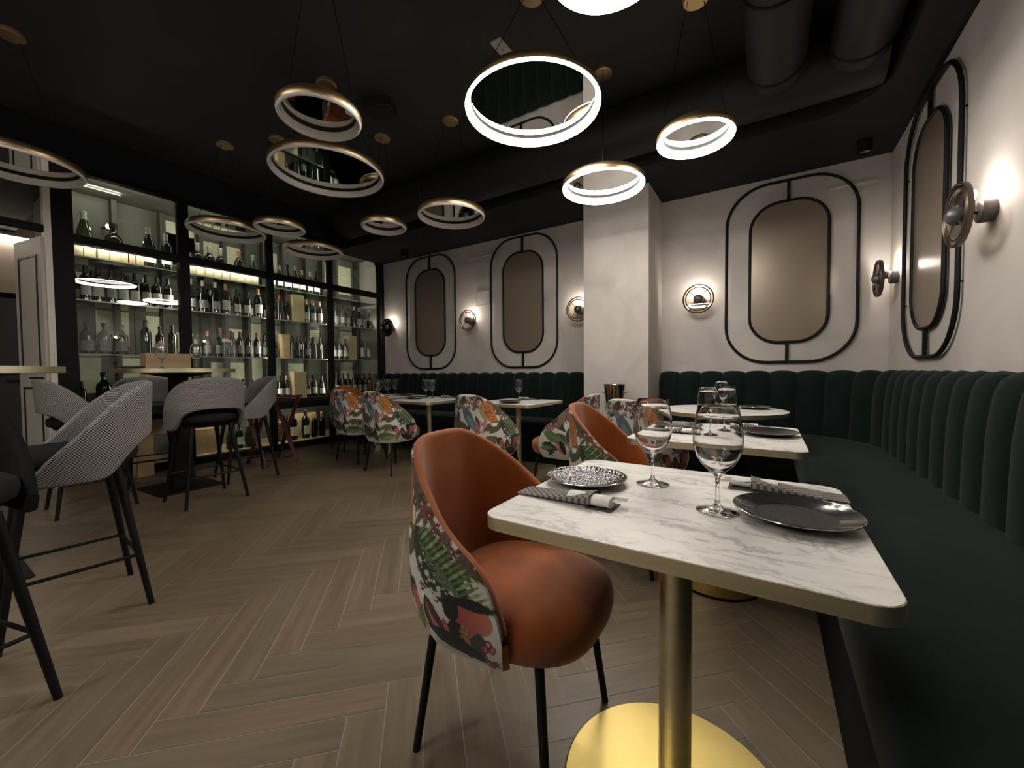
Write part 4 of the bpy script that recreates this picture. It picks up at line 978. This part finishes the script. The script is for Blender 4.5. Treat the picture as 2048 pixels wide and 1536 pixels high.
# ------------------------------------------------------------------ wine glasses
GP_OUT = [(0.0, 0.0), (0.040, 0.0), (0.0435, 0.0012), (0.0430, 0.0028), (0.030, 0.0058), (0.014, 0.010), (0.0065, 0.016), (0.0042, 0.028), (0.0039, 0.055), (0.0046, 0.073), (0.0085, 0.083), (0.020, 0.0935), (0.033, 0.106), (0.0435, 0.123), (0.0495, 0.143), (0.0512, 0.162), (0.0495, 0.185), (0.0455, 0.212), (0.0412, 0.2365)]
GP_IN = [(0.0402, 0.2375), (0.0396, 0.2365), (0.0440, 0.212), (0.0480, 0.185), (0.0497, 0.162), (0.0480, 0.143), (0.0420, 0.124), (0.0315, 0.1085), (0.018, 0.097), (0.006, 0.0905), (0.0, 0.089)]
ME_BOWL = None
def split_profile():
    stem = GP_OUT[:10]; bowl = GP_OUT[9:]+GP_IN
    return stem, bowl
def text_mesh(txt, size):
    cu = bpy.data.curves.new('t', 'FONT'); cu.body = txt; cu.size = size; cu.extrude = 0.0; cu.align_x = 'CENTER'; cu.resolution_u = 6
    ob = bpy.data.objects.new('t', cu); COL.objects.link(ob)
    dg = bpy.context.evaluated_depsgraph_get(); me = bpy.data.meshes.new_from_object(ob.evaluated_get(dg))
    vs = [tuple(v.co) for v in me.vertices]; fs = [tuple(p.vertices) for p in me.polygons]
    bpy.data.objects.remove(ob); bpy.data.curves.remove(cu); bpy.data.meshes.remove(me)
    return vs, fs
def bowl_r(z):
    for (r0, z0), (r1, z1) in zip(GP_OUT[10:], GP_OUT[11:]):
        if z <= z1: return r0+(r1-r0)*(z-z0)/(z1-z0)
    return GP_OUT[-1][0]
_glass = None
GLASS_ME = {}
def wine_glass(label, x, y, z, sc=1.0, number=False, group=None, rz=0.0):
    if not GLASS_ME:
        GLASS_ME['g'] = MB().lathe(GP_OUT+GP_IN, 56).mesh('wine_glass', 'wine_glass', 60)
        vs, fs = text_mesh('32', 0.025)
        out = []
        for (a, b, c) in vs:
            zz = 0.114+b; r = bowl_r(zz)+0.0004; t = -PI/2 + a/r
            out.append((r*math.cos(t), r*math.sin(t), zz))
        GLASS_ME['n'] = MB().add(out, fs).mesh('engraved_number', 'etched', 0)
        ln_ = [(bowl_r(0.127)+0.0004, 0.127), (bowl_r(0.1278)+0.0004, 0.1278)]
    o = bpy.data.objects.new('wine_glass', GLASS_ME['g']); COL.objects.link(o)
    o.location = (x, y, z); o.scale = (sc, sc, sc); o.rotation_euler = (0, 0, rz); tag(o, label, 'wine glass', group)
    if number:
        c = bpy.data.objects.new('engraved_number', GLASS_ME['n']); COL.objects.link(c); c.parent = o; c['label'] = 'white etched number 32'
    return o
TT = 0.7502
wine_glass('empty wine glass with etched 32, foremost on the nearest marble table', -0.092, 0.998, TT, 1.0, True, 'wine glasses on the nearest table', D(4))
wine_glass('empty wine glass with etched 32, behind the dark hammered plate on the nearest table', -0.267, 1.148, TT, 1.0, True, 'wine glasses on the nearest table', D(10))
G2 = 'wine glasses on the far tables'
wine_glass('wine glass on the second marble table, left of its pair', -0.240, 2.155, TT, 0.97, False, G2)
wine_glass('wine glass on the second marble table, right of its pair', -0.178, 2.345, TT, 0.97, False, G2)
wine_glass('wine glass alone on the round marble table', -0.29, 3.40, TT, 0.95, False, G2)
wine_glass('wine glass alone on the table left of the pillar', -2.285, 3.74, TT, 0.95, False, G2)
wine_glass('wine glass on the middle back table, left of its pair', -3.535, 3.60, TT, 0.95, False, G2)
wine_glass('wine glass on the middle back table, right of its pair', -3.405, 3.57, TT, 0.95, False, G2)
wine_glass('wine glass on the far left table, leftmost of the three', -4.30, 3.52, TT, 0.95, False, G2)
wine_glass('wine glass on the far left table, middle of the three', -4.21, 3.58, TT, 0.95, False, G2)
wine_glass('wine glass on the far left table, rightmost of the three', -4.30, 3.80, TT, 0.95, False, G2)

# ------------------------------------------------------------------ plates and cutlery pouches
def plate(label, x, y, mt, r=0.113, z=TT):
    root = thing('plate', label, 'plate', (x, y, z), random.uniform(0, 6), 'dark stoneware plates')
    k = r/0.113
    MB().lathe([(q*k, w) for q, w in [(0, 0.003), (0.058, 0.003), (0.062, 0.0), (0.066, 0.0), (0.070, 0.004), (0.096, 0.0125), (0.1105, 0.0195), (0.1095, 0.0215), (0.094, 0.0150), (0.070, 0.0075), (0.05, 0.0060), (0, 0.0055)]], 64).obj('dish', mt, root, 60)
    MB().tube([((0.1105*k)*math.cos(2*PI*i/72), (0.1105*k)*math.sin(2*PI*i/72), 0.0209) for i in range(72)], 0.0013, 8, True).obj('silver_rim', 'chrome', root)
    if mt == 'plate_matte': MB().lathe([(0.0965*k, 0.0163), (0.109*k, 0.0219), (0.098*k, 0.0168), (0.076*k, 0.0099), (0.072*k, 0.0087)], 64).obj('glossy_border', 'plate_gloss', root, 60)
    return root
plate('dark hammered plate on the left side of the nearest marble table', -0.430, 1.068, 'plate')
plate('dark matte plate with silver rim at the right end of the nearest table', 0.052, 1.030, 'plate_matte', 0.117)
plate('dark plate on the left side of the second marble table, behind the wine glass', -0.43, 2.345, 'plate')
plate('dark matte plate at the right end of the second marble table', 0.010, 2.285, 'plate_matte', 0.122)
plate('dark plate on the round marble table', -0.085, 3.74, 'plate_matte', 0.117)
plate('dark plate on the table left of the pillar', -2.17, 3.38, 'plate_matte')
plate('dark plate on the middle back table', -3.52, 3.40, 'plate_matte')
plate('dark plate on the far left back table', -4.12, 3.82, 'plate_matte')
def fork_mesh(L):
    mb = MB()
    mb.add([(-L, -.003, 0), (-L, .003, 0), (-.075, .004, 0), (-.055, .009, 0), (-.045, .011, 0), (-.045, -.011, 0), (-.055, -.009, 0), (-.075, -.004, 0)]+[(-L, -.003, .002), (-L, .003, .002), (-.075, .004, .002), (-.055, .009, .002), (-.045, .011, .002), (-.045, -.011, .002), (-.055, -.009, .002), (-.075, -.004, .002)], [tuple(range(7, -1, -1)), tuple(range(8, 16))]+[(k, (k+1) % 8, (k+1) % 8+8, k+8) for k in range(8)])
    for y in (-.0095, -.0032, .0032, .0095): mb.box((-.0452, y-.0014, 0), (0, y+.0014, .002))
    return mb
def knife_mesh(L):
    o = [(-L, -.004), (-.09, -.0045), (-.08, -.009), (-.02, -.009), (0, -.001), (0, .002), (-.09, .0045), (-L, .004)]
    return MB().prism(o, 0, 0.0018, 0)
def pouch(label, x, y, rz, z=TT, L=0.20, W=0.072):
    root = thing('cutlery_pouch', label, 'cutlery pouch', (x, y, z), rz, 'woven cutlery pouches with napkins')
    # flattened sleeve, open at +x, its underside tongue reaching further out
    o = MB(); nx = 16; rows = []
    for i in range(nx+1):
        px = -L/2+L*i/nx; open_ = (i/nx)**1.5
        r = []
        for k in range(20):
            t = 2*PI*k/20; h = 0.0018+0.0125*open_
            c, s_ = math.cos(t), math.sin(t)
            r.append((px, W/2*math.copysign(abs(c)**0.6, c), 0.002+h+h*math.copysign(abs(s_)**0.8, s_)))
        rows.append(r)
    o.grid(rows, True); o.add(rows[0], [tuple(range(20))])
    me = o.obj('sleeve', 'pouch', root, 60)
    uvl = me.data.uv_layers.new(name='UVMap')
    for li, l in enumerate(me.data.loops):
        v = me.data.vertices[l.vertex_index].co; uvl.data[li].uv = (v.x, v.y)
    MB().prism(rrect(L/2-0.01, -W/2+0.002, L/2+0.052, W/2-0.002, 0.004), 0.0005, 0.0018, 0).obj('sleeve_tongue', 'pouch', root)
    # rolled napkin
    pr = []
    for i in range(13):
        px = L/2-0.06+0.105*i/12
        pr.append([(px, (0.023+0.002*math.sin(i))*math.cos(2*PI*k/18)-0.006, 0.0145+0.0125*math.sin(2*PI*k/18)) for k in range(18)])
    nb = MB().grid(pr, True); nb.add(pr[-1], [tuple(range(18))]); nb.add(pr[0], [tuple(range(18))]); fix_normals(nb.obj('napkin', 'linen', root))
    fork_mesh(0.10).xf(Matrix.Translation((L/2+0.072, 0.020, 0.016)) @ Matrix.Rotation(0.14, 4, 'Z') @ Matrix.Rotation(0.05, 4, 'Y')).obj('fork', 'steel', root)
    knife_mesh(0.10).xf(Matrix.Translation((L/2+0.066, -0.004, 0.018)) @ Matrix.Rotation(-0.08, 4, 'Z') @ Matrix.Rotation(0.05, 4, 'Y')).obj('knife', 'steel', root)
    return root
pouch('woven cutlery pouch in front of the hammered plate on the nearest table', -0.442, 0.905, D(-3))
pouch('woven cutlery pouch behind the matte plate at the right end of the nearest table', 0.066, 1.238, D(181))
pouch('cutlery pouch before the left plate of the second marble table', -0.455, 2.160, D(-4))
pouch('cutlery pouch behind the right plate of the second marble table', 0.0, 2.49, D(182))
pouch('cutlery pouch on the table left of the pillar', -2.20, 3.85, D(180))
pouch('cutlery pouch on the middle back table', -3.22, 3.70, D(180))

# ------------------------------------------------------------------ bar stools
def stool_plan():
    a, xb, r, xe = 0.275, -0.275, 0.24, 0.13
    pts = [(xb, 0), (xb, -(a-r))]
    for k in range(1, 19):
        t = PI/2*k/18; pts.append((xb+r-r*math.cos(t), -(a-r)-r*math.sin(t)))
    pts.append((xe, -a+0.02))
    L = [0]
    for p, q in zip(pts, pts[1:]): L.append(L[-1]+math.hypot(q[0]-p[0], q[1]-p[1]))
    def f(s):
        s = min(max(s, 0), L[-1]-1e-9); j = 0
        while L[j+1] < s: j += 1
        t = (s-L[j])/(L[j+1]-L[j]); p, q = pts[j], pts[j+1]
        d = Vector((q[0]-p[0], q[1]-p[1])).normalized()
        return p[0]+(q[0]-p[0])*t, p[1]+(q[1]-p[1])*t, (d.y, -d.x)
    return f, L[-1]
splan, SL = stool_plan()
TOP = [(0, 1.025), (0.10, 1.022), (0.20, 1.005), (0.28, 0.965), (0.35, 0.905), (0.42, 0.83), (0.48, 0.765), (0.53, 0.71), (0.56, 0.675), (SL, 0.645)]
LOW = [(0, 0.792), (0.12, 0.788), (0.20, 0.770), (0.26, 0.73), (0.30, 0.675), (0.335, 0.632), (0.38, 0.622), (SL, 0.622)]
def avg(tab, s): return sum(smoothtab(tab, abs(s)+o) if abs(s)+o >= 0 else smoothtab(tab, -(abs(s)+o)) for o in (-.024, -.012, 0, .012, .024))/5
def st_pt(s, z, inset):
    x, y, n = splan(abs(s)); nx, ny = n
    if (x+0.02)*nx+y*ny < 0: nx, ny = -nx, -ny
    if s < 0: y = -y; ny = -ny
    if abs(s) < 0.03: nx, ny = -1, 0
    k = 0.93+0.07*min(1, max(0, (z-0.62)/0.14))+max(0, z-0.80)*0.18
    return (x*k-nx*inset, y*k-ny*inset, z)
def stool_shell():
    N = 96; Mv = 16; th = 0.034; rows = []; uv = []
    for i in range(N+1):
        s = -SL+2*SL*i/N; t, b = avg(TOP, s), avg(LOW, s)
        if t < b+0.02: t = b+0.02
        r = []; q = []
        for j in range(Mv+1):
            z = b+(t-b)*j/Mv; r.append(st_pt(s, z, 0)); q.append((s, z))
        for k in range(1, 4):
            a = PI*k/4; p = st_pt(s, t, th/2-th/2*math.cos(a)); r.append((p[0], p[1], t+0.014*math.sin(a))); q.append((s, t+0.015*k))
        for j in range(Mv+1):
            z = t+(b-t)*j/Mv; r.append(st_pt(s, z, th)); q.append((s, 2*t-z+0.06))
        for k in range(1, 4):
            a = PI*k/4; p = st_pt(s, b, th/2+th/2*math.cos(a)); r.append((p[0], p[1], b-0.010*math.sin(a))); q.append((s, 2*t-b+0.06+0.012*k))
        r.append(r[0]); q.append((s, 2*t-b+0.11))
        rows.append(r); uv.append(q)
    mb = MB().grid(rows)
    for e in (0, -1): mb.add(rows[e][:-1], [tuple(range(len(rows[e])-1))])
    me = mb.mesh('backrest', None, 60)
    flat = [p for q in uv for p in q]; flat += uv[0][:-1]+uv[-1][:-1]
    ul = me.uv_layers.new(name='UVMap')
    for li, l in enumerate(me.loops): ul.data[li].uv = flat[l.vertex_index]
    return me
ME_SB = stool_shell()
import bmesh
bm = bmesh.new(); bm.from_mesh(ME_SB); bmesh.ops.recalc_face_normals(bm, faces=bm.faces); bm.to_mesh(ME_SB); bm.free()
ME_SB2 = ME_SB.copy(); ME_SB.materials.append(M['houndstooth']); ME_SB2.materials.append(M['black_velvet'])
ME_SS = MB().lathe([(0, 0.665), (0.205, 0.665), (0.225, 0.675), (0.232, 0.70), (0.228, 0.728), (0.20, 0.747), (0.12, 0.754), (0, 0.755)], 48).mesh('seat', 'stool_seat', 60)
ME_SU = MB().lathe([(0, 0.63), (0.17, 0.63), (0.19, 0.645), (0.20, 0.6645), (0, 0.6645)], 40).mesh('seat_frame', 'black', 40)
ST_LEGS = [leg_mesh(sx, sy, (0.135, 0.135), (0.222, 0.222), 0.64, 0.0175, 0.0115) for sx in (-1, 1) for sy in (-1, 1)]
fr_ = 0.135+(0.222-0.135)*(0.64-0.235)/0.64
ST_BARS = [MB().tube([a, b_], 0.0075, 8).mesh('footrest_bar', 'black') for a, b_ in (((-fr_, -fr_, .235), (fr_, -fr_, .235)), ((-fr_, fr_, .235), (fr_, fr_, .235)), ((-fr_, -fr_, .235), (-fr_, fr_, .235)), ((fr_, -fr_, .235), (fr_, fr_, .235)))]
def bar_stool(label, x, y, ang, black=False):
    root = thing('bar_stool', label, 'bar stool', (x, y, 0), ang, None if black else 'grey weave bar stools with black seats')
    for nm, me in [('backrest', ME_SB2 if black else ME_SB), ('seat', ME_SS), ('seat_frame', ME_SU)]+[('leg', q) for q in ST_LEGS]+[('footrest_bar', q) for q in ST_BARS]:
        o = bpy.data.objects.new(nm, me); COL.objects.link(o); o.parent = root
    return root
bar_stool('grey weave bar stool nearest to the camera, its open back to the right', -2.655, 0.45, D(-95))
bar_stool('grey weave bar stool seen from behind, a black cushion on its seat', -4.03, 1.475, D(180))
bar_stool('grey weave bar stool between the round high table and the red folding stand', -4.55, 2.02, D(-98))
bar_stool('grey weave bar stool left of the round high table, by the white door', -4.60, 0.90, D(88))
bar_stool('grey weave bar stool behind the round high table, its back against the crates', -5.175, 1.45, D(-6))
bar_stool('black bar stool cut off by the left edge of the picture', -2.125, 0.015, D(15), True)
root = thing('seat_cushion', 'small black cushion lying on the bar stool seen from behind', 'cushion', (-4.02, 1.56, 0.7565), 0.05)
MB().prism(rrect(-0.06, -0.12, 0.06, 0.12, 0.03, 6), 0.0, 0.055, 0.016).obj('pad', 'black_velvet', root, 60)

# ------------------------------------------------------------------ high tables
def high_table(label, x, y, r, rz):
    root = thing('high_table', label, 'high table', (x, y, 0), rz, 'round high tables with brass edges')
    MB().lathe([(0, 1.112), (r-0.002, 1.112), (r-0.002, 1.115), (0, 1.115)], 72).obj('tabletop', 'marble', root)
    MB().lathe([(r-0.004, 1.080), (r, 1.080), (r, 1.1145), (r-0.0021, 1.1145)], 72).obj('brass_edge', 'brass', root)
    MB().lathe([(0, 1.082), (r-0.0045, 1.082), (r-0.0045, 1.1115), (0, 1.1115)], 64).obj('core_board', 'black_wood', root)
    MB().lathe([(0.065, 1.030), (0.12, 1.045), (0.26, 1.075), (0.262, 1.0815), (0, 1.0815)], 48).obj('top_support', 'black', root)
    mb = MB(); lv = [(0.085, 0.012), (0.085, 0.04), (0.062, 0.45), (0.058, 1.035)]
    mb.grid([[(a*w, b_*w, z) for a, b_ in ((1, 1), (-1, 1), (-1, -1), (1, -1))] for w, z in lv], True); mb.obj('column', 'black', root)
    MB().prism(rrect(-0.26, -0.25, 0.26, 0.25, 0.012, 3), 0, 0.012, 0.003).obj('base_plate', 'black', root)
    return root
high_table('round high table with brass edge on a black column, two wine glasses on it', -4.68, 1.515, 0.445, D(2))
high_table('high table with brass edge cut off by the left picture edge', -3.52, 0.165, 0.43, 0)
wine_glass('wine glass on the round high table, left of its pair', -4.55, 1.36, 1.1155, 0.95, False, G2)
wine_glass('wine glass on the round high table, right of its pair', -4.50, 1.60, 1.1155, 0.95, False, G2)
plate('small dark plate at the left edge of the round high table', -4.72, 1.20, 'plate_matte', 0.095, 1.1155)

# ------------------------------------------------------------------ dark red folding stand
root = thing('folding_stand', 'dark red wooden folding stand with crossed legs before the cellar', 'folding stand', (-5.02, 2.52, 0), D(8))
for sy in (-1, 1):
    for s_ in (-1, 1):
        yy = sy*0.19+s_*0.021
        MB().tube([(-0.20*s_, yy, 0.0), (0.20*s_, yy, 0.78)], 0.029, 4).obj('crossed_leg', 'red_wood', root)
for s_ in (-1, 1):
    MB().box((0.20*s_-0.022, -0.25, 0.77), (0.20*s_+0.022, 0.25, 0.80)).obj('top_rail', 'red_wood', root)
    MB().tube([(0.17*s_*-1, -0.19, 0.062), (0.17*s_*-1, 0.19, 0.062)], 0.012, 8).obj('stretcher', 'red_wood', root)
for y in (-0.12, 0, 0.12): MB().box((-0.20, y-0.02, 0.8005), (0.20, y+0.02, 0.8035)).obj('webbing_strap', 'black_velvet', root)
for sy in (-1, 1): MB().tube([(0, sy*0.19-0.035, 0.39), (0, sy*0.19+0.035, 0.39)], 0.008, 8).obj('pivot_bolt', 'black', root)

# ------------------------------------------------------------------ wine coolers
def cooler(label, x, y):
    root = thing('wine_cooler', label, 'wine cooler', (x, y, 0), 0, 'hourglass metal wine coolers')
    MB().lathe([(0.076, 0.655), (0.080, 0.66), (0.106, 0.915), (0.110, 0.925), (0.107, 0.930), (0.101, 0.925), (0.077, 0.675), (0, 0.672)], 48).obj('bucket', 'chrome', root)
    MB().lathe([(0, 0.655), (0.074, 0.655), (0.070, 0.630), (0.074, 0.60), (0.095, 0.30), (0.120, 0.03), (0.122, 0.0), (0, 0.0)], 48).obj('stand', 'chrome', root)
    for s_ in (-1, 1): MB().tube([(s_*0.098, -0.02, 0.84), (s_*0.122, -0.02, 0.845), (s_*0.122, 0.02, 0.845), (s_*0.098, 0.02, 0.84)], 0.005, 8).obj('handle', 'chrome', root)
    return root
cooler('tall hourglass metal wine cooler standing in front of the pillar', -1.29, 3.95)
cooler('dark metal wine cooler between the cellar glass and the far left table', -4.90, 3.945)
